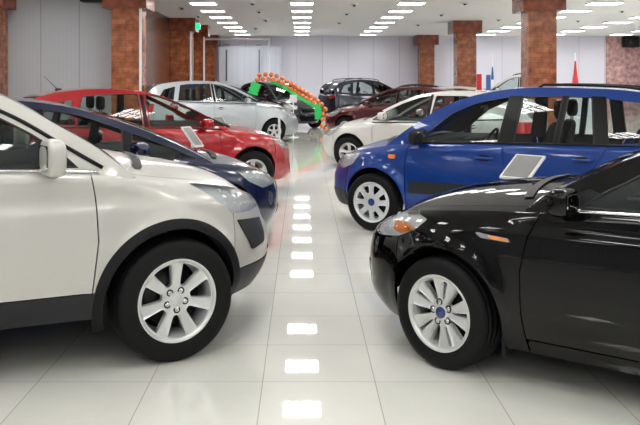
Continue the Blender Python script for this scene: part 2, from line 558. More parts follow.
    for sd in (1, -1):
        q = MB(); surf_patch(q, Psurf, [belt_poly, strip_poly(ext(sh(d1, g/2)), ext(sh(fs, -g/2)))]+([above(sill)] if 'clad_mat' in sp else []), [hl], sides=(sd,))
        # top strip of the wing beside the bonnet
        stri = []
        B(q, 'fender', pm).parent = root
        fender = q
        for dd, (la, ra) in enumerate(((d2, d1), (d3, d2))):
            q = MB(); surf_patch(q, Psurf, [belt_poly, above(sill), strip_poly(ext(sh(la, g/2)), ext(sh(ra, -g/2)))], sides=(sd,))
            door = B(q, 'door', pm)
            # inner trim of the door
            t = MB(); ina = la[0][0]+.04; inb = ra[0][0]-.04
            zz = .38
            pl = [(ina, zz), (inb, zz)]+[(u, float(Sf(u))-.012) for u in np.linspace(inb, ina, 12)]
            surf_patch(t, Psurf, [pl, belt_poly], off=-.075, depth=-.05, sides=(sd,), hh=.12)
            t.build('door_trim', M['trim'], door)
            # handle
            hx, hz = sp['handles'][dd]
            hb = MB(); P = Psurf(np.array([hx-.09, hx-.06, hx, hx+.06, hx+.09]), np.full(5, hz), 0.)
            offs = [0, .026, .034, .026, 0]
            hb.tube([(p[0], sd*(p[1]+o), p[2]) for p, o in zip(P, offs)], [.011, .013, .014, .013, .011], 8)
            surf_patch(hb, Psurf, [roundpoly([(hx-.055, hz-.03), (hx+.055, hz-.03), (hx+.055, hz+.03), (hx-.055, hz+.03)], .03)], off=.002, depth=.003, sides=(sd,), hh=.05, mi=1)
            hb.build('door_handle', [sp.get('handle_mat', pm), M['gloss_black']], door)
            if dd == 0: front_door = door
            wl = sp['windows'][dd]
            for wpl in wl:
                wp = roundpoly(wpl, .025)
                gl = MB(); surf_patch(gl, Gsurf, [wp], off=-.010, depth=0, sides=(sd,), hh=.12)
                gl.build('window', sp.get('glass', M['glass']), door)
                if not far:
                    sl = MB(); sl.tube(loop3(Gsurf, wp, -.003, .05, sd), .008, 6, closed=True)
                    sl.build('window_seal', M['seal'], door)
        # wing mirror
        mx, mz = sp['mirror']; ms = sp.get('mirror_size', (.15, .24, .17))
        y0 = float(Gsurf(mx, mz)[1]); mb = MB()
        mb.rbox((mx+.02, sd*(y0+.04+ms[1]/2), mz), ms, .55, 14, rot=Matrix.Rotation(sd*-.18, 3, 'Z'))
        mir = mb.build('wing_mirror', sp.get('mirror_mat', pm), front_door)
        # stem and glass live in the same housing part: separate meshes under the car
        st = MB(); st.tube([(mx+.03, sd*(y0-.02), mz-ms[2]*.42), (mx+.025, sd*(y0+.06), mz-ms[2]*.40), (mx+.02, sd*(y0+.13), mz-ms[2]*.25)], [.028, .024, .02], 8)
        rot = Matrix.Rotation(sd*-.18, 3, 'Z')
        c = Vector((mx+.02, sd*(y0+.04+ms[1]/2), mz))
        mg = [c+rot @ Vector((-ms[0]*.47, yy*ms[1]*.38, zz*ms[2]*.34)) for yy, zz in ((-1, -1), (1, -1), (1, 1), (-1, 1))]
        st.add(mg, [(0, 1, 2, 3)], mi=1, smooth=False)
        st.build('mirror_mount', [M['plastic'], M['mirror']], front_door)
        tri = MB(); ax = sp['mirror_tri']
        surf_patch(tri, Gsurf, [ax], off=.006, depth=.01, sides=(sd,), hh=.08)
        tri.build('mirror_corner_cover', sp.get('tri_mat', M['plastic']), front_door)
        # rear quarter
        q = MB(); surf_patch(q, Psurf, [belt_poly, strip_poly(ext(sh(rs, g/2)), ext(sh(d3, -g/2)))], [tl], sides=(sd,))
        qp = B(q, 'quarter_panel', pm)
        for wpl in sp['windows'][2]:
            wp = roundpoly(wpl, .03)
            gl = MB(); surf_patch(gl, Gsurf, [wp], off=-.006, depth=0, sides=(sd,), hh=.12)
            gl.build('window', sp.get('glass_r', sp.get('glass', M['glass'])), qp)
        # sill between the wheels
        sx_ = -Ra-.004 if 'clad_mat' in sp else d1[-1][0]-g*.5
        q = MB(); surf_patch(q, Psurf, [belt_poly, strip_poly(ext(sh(d3, -.3)), ext(sh(d1, .2))), [(umin, 0), (umax, 0), (umax, sill-g), (umin, sill-g)],
                                        [(-wb+Ra+.005, -1), (sx_, -1), (sx_, 2), (-wb+Ra+.005, 2)]], sides=(sd,), off=sp.get('sill_off', .002), depth=.05)
        B(q, 'sill', clad)
        # arch lip cladding
        if sp.get('arch_band'):
            for xw in (0, -wb):
                w0 = sp['arch_band']; a0, a1 = (-.25, PI+.30)
                po = [(xw+(Ra-.012)*math.cos(a), R+(Ra-.012)*math.sin(a)) for a in np.linspace(a0, a1, 50)]
                pi_ = [(xw+(Ra+w0)*math.cos(a), R+(Ra+w0)*math.sin(a)) for a in np.linspace(a1, a0, 50)]
                q = MB(); surf_patch(q, Psurf, [po+pi_], off=.008, depth=.07, sides=(sd,), hh=.04)
                B(q, 'arch_trim', M['plastic'])
        if sp.get('mudflap'):
            q = MB(); xw = -Ra+.0
            q.box((xw+.01, sd*(hw-.15), sp['zb']+.07), (.018, .20, .24)); B(q, 'mudflap', M['plastic'])
        for (poly, mt, nm) in sp.get('mould', []):
            q = MB(); surf_patch(q, Psurf, [roundpoly(poly, .015)], off=.010, depth=.012, sides=(sd,), hh=.05); B(q, nm, mt)
        # head lamp
        q = MB(); surf_patch(q, Psurf, [hl, belt_poly], off=-.05, depth=-.046, sides=(sd,), hh=.06)
        lamp = B(q, 'headlight', M['reflector'])
        q = MB(); surf_patch(q, Psurf, [hl, belt_poly], off=.0, depth=.004, sides=(sd,), hh=.05)
        q.build('lens', M['lens'], lamp)
        for (lu, lz, lr, mt) in sp['bulbs']:
            p = Psurf(lu, lz, -.082); q = MB(); q.rbox((p[0], sd*p[1], p[2]), (lr*1.2, lr*1.5, lr*1.5), .95, 10)
            q.build('bulb', mt, lamp)
        if sp.get('amber'):
            q = MB(); surf_patch(q, Psurf, [roundpoly(sp['amber'], .01)], off=-.012, depth=.03, sides=(sd,), hh=.05)
            q.build('indicator', M['amber'], lamp)
        q = MB(); surf_patch(q, Psurf, [tl, belt_poly], off=.006, depth=.02, sides=(sd,), hh=.08); B(q, 'tail_light', M['red'])
        if sp.get('fog'):
            fu, fz, fr = sp['fog']
            p = Psurf(fu, fz, -.02); q = MB(); q.rbox((p[0]-.01, sd*p[1], p[2]), (fr, fr*1.8, fr*1.8), .9, 10); B(q, 'fog_lamp', M['reflector'])
    # bumpers ----------------------------------------------------
    zbf = sp.get('zb_front', zb)
    gr = [roundpoly(p, .02) for p in sp['grille']]
    both = (1, -1)
    lower = sp.get('lower_clad')           # z below which the bumper is dark plastic
    q = MB(); outs = [belt_poly, strip_poly(ext(sh(fs, g/2)), far_r[:1]+far_r[1:])]
    surf_patch(q, Psurf, outs+([above(lower)] if lower else []), gr+[hl], sides=both)
    fb = B(q, 'front_bumper', pm)
    if lower:
        q = MB(); surf_patch(q, Psurf, outs+[[(umin, -1), (umax+1, -1), (umax+1, lower-.004), (umin, lower-.004)]], gr, sides=both, off=.006)
        B(q, 'bumper_skirt', M['clad'])
    q = MB()
    for p in gr: surf_patch(q, Psurf, [p], off=-.045, depth=-.05, sides=both, hh=.08)
    go = q.build('grille', M['gloss_black'], fb)
    q = MB()
    for k, p in enumerate(gr):
        a = np.array(p); z0_, z1_ = a[:, 1].min(), a[:, 1].max(); n = max(2, int((z1_-z0_)/.045))
        u0_ = a[:, 0].min()+.03
        for i in range(1, n):
            z = z0_+(z1_-z0_)*i/n
            pts = line3(Psurf, [(u0_, z), (umax-.001, z)], -.012, .06)
            q.tube(pts+[(x, -y, zz) for x, y, zz in pts[::-1]], .008, 6)
    q.build('grille_bar', sp.get('grille_mat', M['plastic']), fb)
    q = MB(); surf_patch(q, Psurf, [belt_poly, strip_poly(far_l, ext(sh(rs, -g/2))), [(umin-1, -1), (umax, -1), (umax, .58), (umin-1, .58)]], [tl], sides=both)
    B(q, 'rear_bumper', pm)
    q = MB(); surf_patch(q, Psurf, [belt_poly, strip_poly(far_l, ext(sh(rs, -g/2))), above(.585)], [tl], sides=both)
    B(q, 'tailgate', pm)
    # number plates
    if sp.get('plate', False):
        q = MB(); zc = sp.get('plate_z', .42); p = Psurf(umax-.01, zc)
        q.box((p[0]+.012, 0, zc), (.012, .52, .112)); B(q, 'number_plate', M['plate'])
    # bonnet and deck: lofts between the shoulder edges ------------
    def loft(us, qs, crown, p=2.0, dz=0.):
        G = []
        for u in us:
            e = Psurf(u, Sf(u)-1e-4); ye = e[1]; cr = crown(u, ye)
            G.append([(e[0], ye*q_, e[2]+cr*(1-abs(q_)**p)+dz) for q_ in qs])
        return G
    def grid_add(mb, G, depth=.02, mi=0, flip=False):
        n, m = len(G), len(G[0]); A = np.array(G)
        gu = np.gradient(A, axis=0); gv = np.gradient(A, axis=1)
        N = np.cross(gu, gv); N /= np.linalg.norm(N, axis=2)[:, :, None]+1e-12
        if N[:, :, 2].sum() < 0: N = -N; flip = True
        vs = A.reshape(-1, 3).tolist(); ns = N.reshape(-1, 3).tolist(); fs_ = []
        for i in range(n-1):
            for j in range(m-1):
                f = (i*m+j, (i+1)*m+j, (i+1)*m+j+1, i*m+j+1)
                fs_.append(f[::-1] if flip else f)
        base = len(mb.v)
        mb.add(vs, fs_, ns, mi)
        if depth:
            loop = [i*m for i in range(n)]+[(n-1)*m+j for j in range(1, m)]+[i*m+m-1 for i in range(n-2, -1, -1)]+[j for j in range(m-2, 0, -1)]
            L = len(loop); o2 = len(mb.v)
            for k in loop:
                p = np.array(vs[k]); mb.v.append(tuple((p-np.array(ns[k])*depth).tolist()))
            for k in range(L):
                l = (k+1) % L
                mb.f.append([base+loop[k], base+loop[l], o2+l, o2+k]); mb.n.append(None); mb.mi.append(mi); mb.sm.append(False)
    crown_h = sp.get('crown', .09)
    yc0 = float(Psurf(xc, Sf(xc)-1e-3)[1])
    qe = sp.get('hood_q', .93)
    ridge = sp.get('ridge', 0)
    cr = lambda u, ye: crown_h*(max(ye, 0)/yc0)**1.3
    usn = np.concatenate([np.linspace(xc-.12, umax-.55, 26), np.linspace(umax-.5, umax-.004, 26)])
    uh = [u for u in usn if u > xc-.13]
    # nose strip in front of the bonnet belongs to the bumper: split by station
    usp = umax-sp.get('hood_split', .30)
    hood_u = np.concatenate([np.linspace(xc-.12, usp-.25, 28), np.linspace(usp-.22, usp+.0, 10)])
    # bonnet
    qs = np.linspace(-qe, qe, 33 if not far else 15)
    q = MB(); grid_add(q, loft(np.concatenate([np.linspace(xc-.12, umax-.5, 30), np.linspace(umax-.47, umax-.003, 22)]), qs, cr))
    hood = B(q, 'bonnet', pm)
    if not far:
        cr_l = MB()
        for sd in (1, -1):      # washer jets
            p = loft([xc+.22], [sd*.35], cr)[0][0]
            cr_l.rbox((p[0], p[1], p[2]+.006), (.03, .022, .014), .7, 8)
        cr_l.build('washer_jet', M['plastic'], hood)
    for sd in (1, -1):
        q = MB(); e0 = qe+.006
        grid_add(q, loft(np.concatenate([np.linspace(xc-.12, umax-.5, 30), np.linspace(umax-.47, umax-.003, 22)]), np.linspace(sd*e0, sd*1.0, 5), cr), depth=.0)
        B(q, 'fender_top', pm)
    # rear deck
    ue = float(np.interp(xe+.08, XX, UU))
    q = MB(); ye0 = float(Psurf(ue, Sf(ue)-1e-3)[1])
    grid_add(q, loft(np.linspace(umin+.003, ue, 24), np.linspace(-1, 1, 17), lambda u, ye: .03*(ye/ye0)))
    B(q, 'rear_deck', pm)
    # greenhouse -------------------------------------------------
    sp['outline'][0] = (sp['outline'][0][0], float(Sf(sp['outline'][0][0]))-.015)+tuple(sp['outline'][0][2:])
    ol = catmull([(a, b, c*.28, d*.35) for a, b, c, d in sp['outline']], 7)     # x z bx bz
    i0, i1, i2, i3 = (k*7 for k in sp['marks'])     # windshield start, end, rear glass start, end
    hi = [w for grp in sp['windows'] for w in grp]
    gp = [(p[0], p[1]) for p in ol]
    S0, S1 = gp[0], gp[-1]
    base = [(x, float(Sf(x))-.015) for x in np.linspace(S1[0], S0[0], 60)]
    gpoly = gp+base
    for sd in (1, -1):
        q = MB(); surf_patch(q, Gsurf, [gpoly], [roundpoly(w, .025) for w in hi], depth=.03, sides=(sd,), hh=min(.06, h*1.2))
        B(q, 'pillar_frame', sp.get('frame_mat', pm))
        q = MB(); surf_patch(q, Gsurf, [gpoly], [roundpoly(w, .025) for w in hi], off=-.032, depth=0, sides=(sd,), hh=.12)
        B(q, 'pillar_trim', M['trim_light'] if sp.get('light_trim') else M['trim'])
        # black B pillar cover
        for bp in sp.get('bpillar', []):
            q = MB(); surf_patch(q, Gsurf, [roundpoly(bp, .01)], off=.003, depth=.01, sides=(sd,), hh=.1); B(q, 'pillar_cover', M['gloss_black'])
        # belt strip
        xa, xb = sp['belt_strip']
        q = MB(); q.tube([(p[0], sd*(p[1]), p[2]) for p in Gsurf(np.linspace(xa, xb, 40), Sf(np.linspace(xa, xb, 40))+.012, .006)], .010, 8)
        B(q, 'belt_strip', sp.get('strip_mat', M['chrome']))
        if sp.get('top_strip'):
            k0, k1 = sp['top_strip']; pts = sp['top_strip_pts']
            pl = catmull(pts, 6)
            q = MB(); P = Gsurf(pl[:, 0], pl[:, 1], .006); P[:, 1] *= sd
            q.tube(P.tolist(), .011, 8); B(q, 'window_frame_strip', sp.get('top_strip_mat', M['gloss_black']))
    def Tgrid(i_a, i_b, q0, q1, nq, off=0.):
        G = []
        for i in range(i_a, i_b+1):
            x, z, bx, bz = ol[i]
            ye = float(Gsurf(x, z)[1])
            row = []
            for q_ in np.linspace(q0, q1, nq):
                k = 1-abs(q_)**2.3
                row.append((x+bx*k, ye*q_, z+bz*k+off))
            G.append(row)
        return G
    nL = len(ol)-1; qg = sp.get('pillar_q', .915)
    q = MB(); grid_add(q, Tgrid(i1, i2, -1, 1, 25)); roof = B(q, 'roof', sp.get('roof_mat', pm))
    for sd in (1, -1):
        q = MB(); grid_add(q, Tgrid(0, i1, sd*qg, sd*1., 4)); B(q, 'windscreen_pillar', pm)
        q = MB(); grid_add(q, Tgrid(i2, nL, sd*qg, sd*1., 4)); B(q, 'rear_pillar', pm)
    if i3 < nL:
        q = MB(); grid_add(q, Tgrid(i3, nL, -qg, qg, 9)); B(q, 'tailgate_upper', pm)
    q = MB(); grid_add(q, Tgrid(i0, i1, -qg-.004, qg+.004, 21), 0); ws = B(q, 'windscreen', M['glass'])
    q = MB(); grid_add(q, Tgrid(i2, i3, -qg-.004, qg+.004, 13), 0); B(q, 'rear_window', sp.get('glass_r', M['glass_dark']))
    q = MB(); grid_add(q, Tgrid(i1, i2, -.93, .93, 13, -.035), 0); q.build('headliner', M['trim_light'], roof)
    # cowl strip + wipers
    x, z, bx, bz = ol[0]; ye = float(Gsurf(x, z)[1])
    q = MB()
    G = []
    def hood_z(xx_, yy_):
        e_ = Psurf(xx_, Sf(xx_)-1e-4); return float(e_[2]+cr(xx_, e_[1])*(1-min(1, abs(yy_)/max(e_[1], .01))**2))
    for t in (.04, .015, -.015):
        row = []
        for q_ in np.linspace(-.74, .74, 17):
            k = 1-abs(q_)**2.3; X_ = x+bx*k+t-.05*q_*q_; row.append((X_, ye*q_, hood_z(X_, ye*q_)+.008))
        G.append(row)
    grid_add(q, G, .0); B(q, 'cowl_panel', M['plastic'])
    for (qa, qb) in ((-.15, -.8), (.5, -.1)):
        q = MB(); pts = []
        for t in np.linspace(0, 1, 8):
            q_ = qa+(qb-qa)*t; k = 1-abs(q_)**2.3
            xx, zz, bx_, bz_ = ol[1]
            pts.append((x+(xx-x)*.35*t+bx*k+.005, ye*q_, z+(zz-z)*.35*t+bz*k+.008))
        q.tube(pts, .008, 6); B(q, 'wiper', M['plastic'])
    # underbody core
    zf = sp.get('floor', .42)
    cxf = xf-af*.42; cxr = xr+.25
    pts = []
    Rc = Ra-.002
    def cb(x):
        z = zb+.03
        for xw in (0, -wb):
            if abs(x-xw) < Rc: z = max(z, R+math.sqrt(max(0, Rc*Rc-(x-xw)**2)))
        return z
    xs = sorted(set(np.linspace(cxr, cxf, 30).tolist()+[xw+Rc*math.cos(PI*k/24) for xw in (0, -wb) for k in range(25)]+[xw+s_*(Rc+1e-4) for xw in (0, -wb) for s_ in (-1, 1)]))
    xs = [x for x in xs if cxr <= x <= cxf]
    def ct(x):
        b_ = cb(x)
        if x > xc-.1: return float(Sf(x))-.09
        if x < -wb+.15: return max(b_+.05, min(float(Sf(x))-.12, .85))
        return max(zf, b_+.03)
    yw = hw-.10
    vs = []; fs_ = []
    for x in xs: 
        yk = min(yw, float(np.interp(x, XX, YY))-.13)
        vs += [(x, -yk, cb(x)), (x, -yk, ct(x)), (x, yk, ct(x)), (x, yk, cb(x))]
    for i in range(len(xs)-1):
        a = 4*i; b = a+4
        fs_ += [(a, a+1, b+1, b), (a+1, a+2, b+2, b+1), (a+2, a+3, b+3, b+2), (a+3, a, b, b+3)]
    fs_ += [(0, 3, 2, 1), (4*len(xs)-4, 4*len(xs)-3, 4*len(xs)-2, 4*len(xs)-1)]
    q = MB(); q.add(vs, fs_, smooth=False)
    q.box((cxf+.10, 0, .48), (.3, .8, .3)); q.box((cxr-.05, 0, .5), (.2, yw*1.6, .3))
    B(q, 'underbody', M['under'])
    # interior ---------------------------------------------------
    zs = float(Sf(-1.3)); seat_h = sp.get('seat', .62)
    q = MB(); q.rbox((xc-.33, 0, zs-.10), (.62, 2*yw-.14, .26), .35, 12)
    q.rbox((xc-.46, -.38*0+.38, zs+.00), (.22, .34, .10), .5, 8)
    dash = B(q, 'dashboard', M['trim'])
    q = MB(); c = Vector((xc-.78, .37, zs-.03)); rot = Matrix.Rotation(math.radians(-28), 3, 'Y')
    q.tube([c+rot @ Vector((0, .185*math.cos(a), .185*math.sin(a))) for a in np.linspace(0, 2*PI, 25)[:-1]], .015, 8, closed=True)
    for a in (0.1, PI-.1, -PI/2): q.tube([c, c+rot @ Vector((0, .18*math.cos(a), .18*math.sin(a)))], .018, 6)
    q.rbox(c, (.06, .13, .12), .6, 8); q.build('steering_wheel', M['seal'], dash)
    sx = xc-1.32
    for sy in (.37, -.37):
        q = MB(); q.rbox((sx+.22, sy, seat_h-.09), (.52, .50, .20), .4, 10)
        q.rbox((sx-.09, sy, seat_h+.25), (.16, .48, .66), .45, 12, rot=Matrix.Rotation(math.radians(-14), 3, 'Y'), taper=.2)
        st = B(q, 'seat', M['cloth'])
        q = MB(); q.rbox((sx-.19, sy, seat_h+.70), (.10, .27, .19), .6, 10)
        for dy in (-.06, .06): q.tube([(sx-.185, sy+dy, seat_h+.55), (sx-.19, sy+dy, seat_h+.66)], .006, 6)
        q.build('headrest', M['cloth'], st)
    q = MB(); sx2 = sx-.86
    q.rbox((sx2+.24, 0, seat_h-.06), (.5, 2*yw-.3, .2), .35, 10)
    q.rbox((sx2-.06, 0, seat_h+.24), (.15, 2*yw-.34, .58), .35, 12, rot=Matrix.Rotation(math.radians(-14), 3, 'Y'))
    rsx = B(q, 'rear_seat', M['cloth'])
    for sy in (-.38, .38):
        q = MB(); q.rbox((sx2-.14, sy, seat_h+.60), (.09, .26, .15), .6, 8); q.build('headrest', M['cloth'], rsx)
    q = MB(); p = ol[max(i1-3, 0)]; q.rbox((p[0]+p[2]-.12, 0, p[1]+p[3]-.12), (.04, .24, .065), .6, 8); B(q, 'rear_view_mirror', M['seal'])
    # wheels -----------------------------------------------------
    w0 = wheel(root, sp); ww = sp.get('ww', .215); yo = hw-.03-ww/2
    steer = math.radians(sp.get('steer', 0))*face
    first = True
    for xw, st_ in ((0, steer), (-wb, 0)):
        for sd in (1, -1):
            w = w0 if first else copy_tree(w0, root); first = False
            parts.append(w)
            w.location = (xw, sd*yo, R)
            # wheel mesh outer face is -y
            rz = (PI if sd > 0 else 0)+st_
            w.rotation_euler = (0, sp.get('wrot', .0), rz)
            w['_loc'] = 1
    # extras
    if sp.get('rails'):
        for sd in (1, -1):
            q = MB(); a, b = sp['rails']; xs_ = np.linspace(a, b, 24)
            zz = np.interp(xs_[::-1], ol[::-1, 0], ol[::-1, 1])[::-1]
            yy = [float(Gsurf(x, z)[1])-.05 for x, z in zip(xs_, zz)]
            hh_ = [-.01 if i in (0, 23) else sp.get('rail_h', .045) for i in range(24)]
            q.tube([(x, sd*y, z+.01+k) for x, y, z, k in zip(xs_, yy, zz, hh_)], .014, 8); B(q, 'roof_rail', M['plastic'])
    if sp.get('antenna'):
        ax_, L, tilt = sp['antenna']
        z = float(np.interp(ax_, ol[::-1, 0], ol[::-1, 1]+ol[::-1, 3]))
        q = MB(); q.rbox((ax_, 0, z+.005), (.09, .045, .03), .6, 8)
        q.tube([(ax_, 0, z), (ax_-L*math.sin(tilt), 0, z+L*math.cos(tilt))], [.006, .003], 6); B(q, 'antenna', M['plastic'])
    if sp.get('front_badge'):
        q = MB(); u, z, r = sp['front_badge']; p = Psurf(umax-.01, z)
        q.lathe([(0, .02), (r*.8, .02), (r, .01), (r, 0)], 20, 'x', (p[0]-.004, 0, z)); B(q, 'badge', M['chrome'])
    # move the local origin to the middle of the car
    for o in parts: o.location.x += wb/2
    for o in list(root.children):
        if '_loc' in o: del o['_loc']
        elif o not in parts: o.location.x += wb/2
    return root

# ------------------------------------------------------------------ car specifications
def hatch(**k):
    """a five door hatchback used for the farther cars; heights and lengths are scaled from it"""
    sz = k.pop('sz', 1.0); sl = k.pop('sl', 1.0)
    X = lambda x: x*sl; Z = lambda z: z*sz
    P = lambda pl: [(X(p[0]), Z(p[1]))+tuple(p[2:]) for p in pl]
    d = dict(wb=2.6*sl, hw=.88, front=.86*sl, rear=.72*sl, R=.31, arch=.365, zb=.2, sill_top=.3, far=True, h=.09,
        S=P([(-3.35, .99), (-2.6, .98), (-1.5, .95), (-.6, .92), (-.1, .88), (.3, .82), (.7, .74), (1.2, .70)]), cowl=-.5*sl,
        outline=[(X(a), Z(b), c, e) for a, b, c, e in [(-.22, .93, .30, .05), (-.6, 1.12, .22, .06), (-1.0, 1.31, .12, .06), (-1.3, 1.41, .05, .05), (-1.8, 1.455, 0, .045), (-2.4, 1.43, 0, .04), (-2.85, 1.35, -.03, .04), (-3.08, 1.18, -.05, .02), (-3.2, .98, -.05, 0)]],
        marks=(0, 3, 6, 8),
        door1=P([(-.50, .93), (-.47, .7), (-.50, .3)]), door2=P([(-1.52, .96), (-1.50, .7), (-1.52, .3)]), door3=P([(-2.5, .98), (-2.42, .8), (-2.2, .5), (-2.15, .3)]),
        bump_f=P([(.30, .9), (.40, .66), (.38, .5)]), bump_r=P([(-2.95, 1.), (-2.98, .55), (-2.95, .4)]),
        headlight=P([(.15, .80), (.45, .79), (.85, .73), (.85, .62), (.5, .60), (.3, .68)]),
        taillight=P([(-2.95, .95), (-3.6, .93), (-3.6, .70), (-3.0, .72)]),
        grille=[P([(1.0, .62), (3, .62), (3, .52), (1.05, .52)]), P([(.9, .40), (3, .40), (3, .25), (1.0, .25)])],
        windows=[[P([(-.42, .965), (-.62, 1.07), (-1.0, 1.26), (-1.3, 1.36), (-1.48, 1.385), (-1.44, .985)])],
                 [P([(-1.54, .99), (-1.57, 1.39), (-2.1, 1.385), (-2.3, 1.36), (-2.38, 1.01)])],
                 [P([(-2.48, 1.02), (-2.42, 1.33), (-2.7, 1.26), (-2.86, 1.05)])]],
        bpillar=[P([(-1.46, .98), (-1.52, .98), (-1.55, 1.385), (-1.50, 1.385)])],
        handles=[(X(-1.35), Z(.83)), (X(-2.3), Z(.85))], mirror=(X(-.72), Z(1.0)), mirror_size=(.13, .2, .14),
        mirror_tri=P([(-.32, .95), (-.44, .96), (-.66, 1.07), (-.62, 1.09)]),
        bulbs=[(.45*sl+.1, Z(.70), .05, M['bright'])], belt_strip=(X(-2.8), X(-.45)), strip_mat=M['seal'], plate_z=.35)
    d.update(k)
    return d

SIL = pbr('paint_silver_beige', (.56, .55, .515), .38, .3, .7, coat_rough=.07)
BLK = pbr('paint_black', (.0015, .0013, .0013), .3, 0, .75, spec=0.)
BLU = pbr('paint_blue', (.0005, .034, .22), .3, .2, .7, spec=.3)
NAVY = pbr('paint_navy', (.002, .006, .042), .26, .35, 1.)
RED = pbr('paint_red', (.40, .004, .008), .26, .25, 1.)
SLV = pbr('paint_silver_blue', (.50, .54, .57), .32, .5, 1.)
WHT = pbr('paint_white', (.66, .66, .63), .28, .1, 1.)
MAR = pbr('paint_maroon', (.10, .008, .012), .26, .4, 1.)
DRK = pbr('paint_dark_navy', (.006, .010, .028), .25, .3, 1.)

crv = dict(wb=2.62, hw=.91, front=.83, rear=1.02, R=.353, rim=.235, ww=.225, arch=.425, zb=.30, sill_top=.455, h=.035, paint=SIL, zb_front=.28,
    S=[(-3.7, 1.16), (-2.6, 1.15), (-1.0, 1.12), (-.47, 1.095), (-.2, 1.05), (0, 1.02), (.3, .985), (.6, .94), (1.0, .88), (1.6, .86)], cowl=-.32,
    side=[(.25, .09), (.36, .03), (.5, .004), (.62, 0), (.8, .008), (.935, .022), (.96, .030), (1.05, .036), (1.2, .06)],
    nose=[(.25, .16), (.35, .06), (.5, .0), (.64, .0), (.7, .05), (.8, .08), (.9, .13), (1.0, .28)],
    outline=[(-.18, 1.07, .26, .0), (-.42, 1.225, .20, .0), (-.62, 1.35, .15, .0), (-.92, 1.525, .10, .02), (-1.3, 1.64, .03, .06), (-1.9, 1.675, 0, .06), (-2.6, 1.65, 0, .04), (-3.1, 1.58, -.03, .04), (-3.35, 1.42, -.05, .03), (-3.5, 1.14, -.05, .02)],
    marks=(0, 4, 7, 9), crown=.10, hood_q=.90, pillar_q=.87, tumble=.30, flare=.022,
    door1=[(-.47, 1.10), (-.445, .95), (-.435, .73), (-.47, .45), (-.50, .30)], door2=[(-1.50, 1.13), (-1.48, .8), (-1.50, .3)], door3=[(-2.62, 1.15), (-2.5, .95), (-2.2, .70), (-2.12, .45), (-2.12, .3)],
    bump_f=[(.42, .9), (.44, .80), (.44, .70), (.40, .55)], bump_r=[(-3.25, 1.15), (-3.25, .7), (-3.2, .5)],
    headlight=[(.13, 1.02), (.45, 1.0), (.9, .93), (.92, .80), (.62, .79), (.44, .80), (.30, .90)],
    taillight=[(-3.35, 1.12), (-3.75, 1.12), (-3.7, .75), (-3.35, .8)],
    grille=[[(1.05, .80), (3, .80), (3, .66), (1.1, .66)], [(.95, .52), (3, .52), (3, .38), (1.05, .38)]],
    windows=[[[(-.50, 1.135, .01), (-.78, 1.32), (-1.0, 1.44), (-1.25, 1.52, .1), (-1.44, 1.55), (-1.42, 1.145, .02)]],
             [[(-1.54, 1.15), (-1.56, 1.56), (-2.2, 1.58), (-2.45, 1.56), (-2.50, 1.17)]],
             [[(-2.62, 1.20), (-2.58, 1.55), (-2.95, 1.50), (-3.2, 1.25)]]],
    bpillar=[[(-1.45, 1.13), (-1.53, 1.13), (-1.55, 1.56), (-1.46, 1.55)]],
    handles=[(-1.36, .96), (-2.35, .98)], mirror=(-.70, 1.20), mirror_size=(.11, .21, .20),
    mirror_tri=[(-.44, 1.115), (-.53, 1.13), (-.60, 1.20), (-.55, 1.195)], tri_mat=SIL,
    bulbs=[(.62, .88, .055, M['bright']), (.45, .91, .04, M['reflector']), (.78, .87, .05, M['bright'])],
    belt_strip=(-2.7, -.42), clad_mat=M['clad'], arch_band=.045, mudflap=True, lower_clad=.47, strip_mat=M['chrome'], fog=(.82, .58, .05),
    wheel='seven', steer=7, mould=[], top_strip=(0, 0), top_strip_pts=[(-.40, 1.125), (-.62, 1.262), (-.85, 1.405), (-1.1, 1.515), (-1.4, 1.60), (-2.0, 1.625), (-2.6, 1.615)],
    crease=[(.945, .06, .010, -4, .15)], plate_z=.6, gap=.007)
crv['mould'] = [([(.47, .76), (.80, .73), (.78, .58), (.60, .56)], M['clad'], 'fog_lamp_bezel')]
crv_obj = build_car(crv, 'silver beige compact SUV with black wheel arch cladding, nearest car on the left', place=(-.718, 4.55, 24, 1))

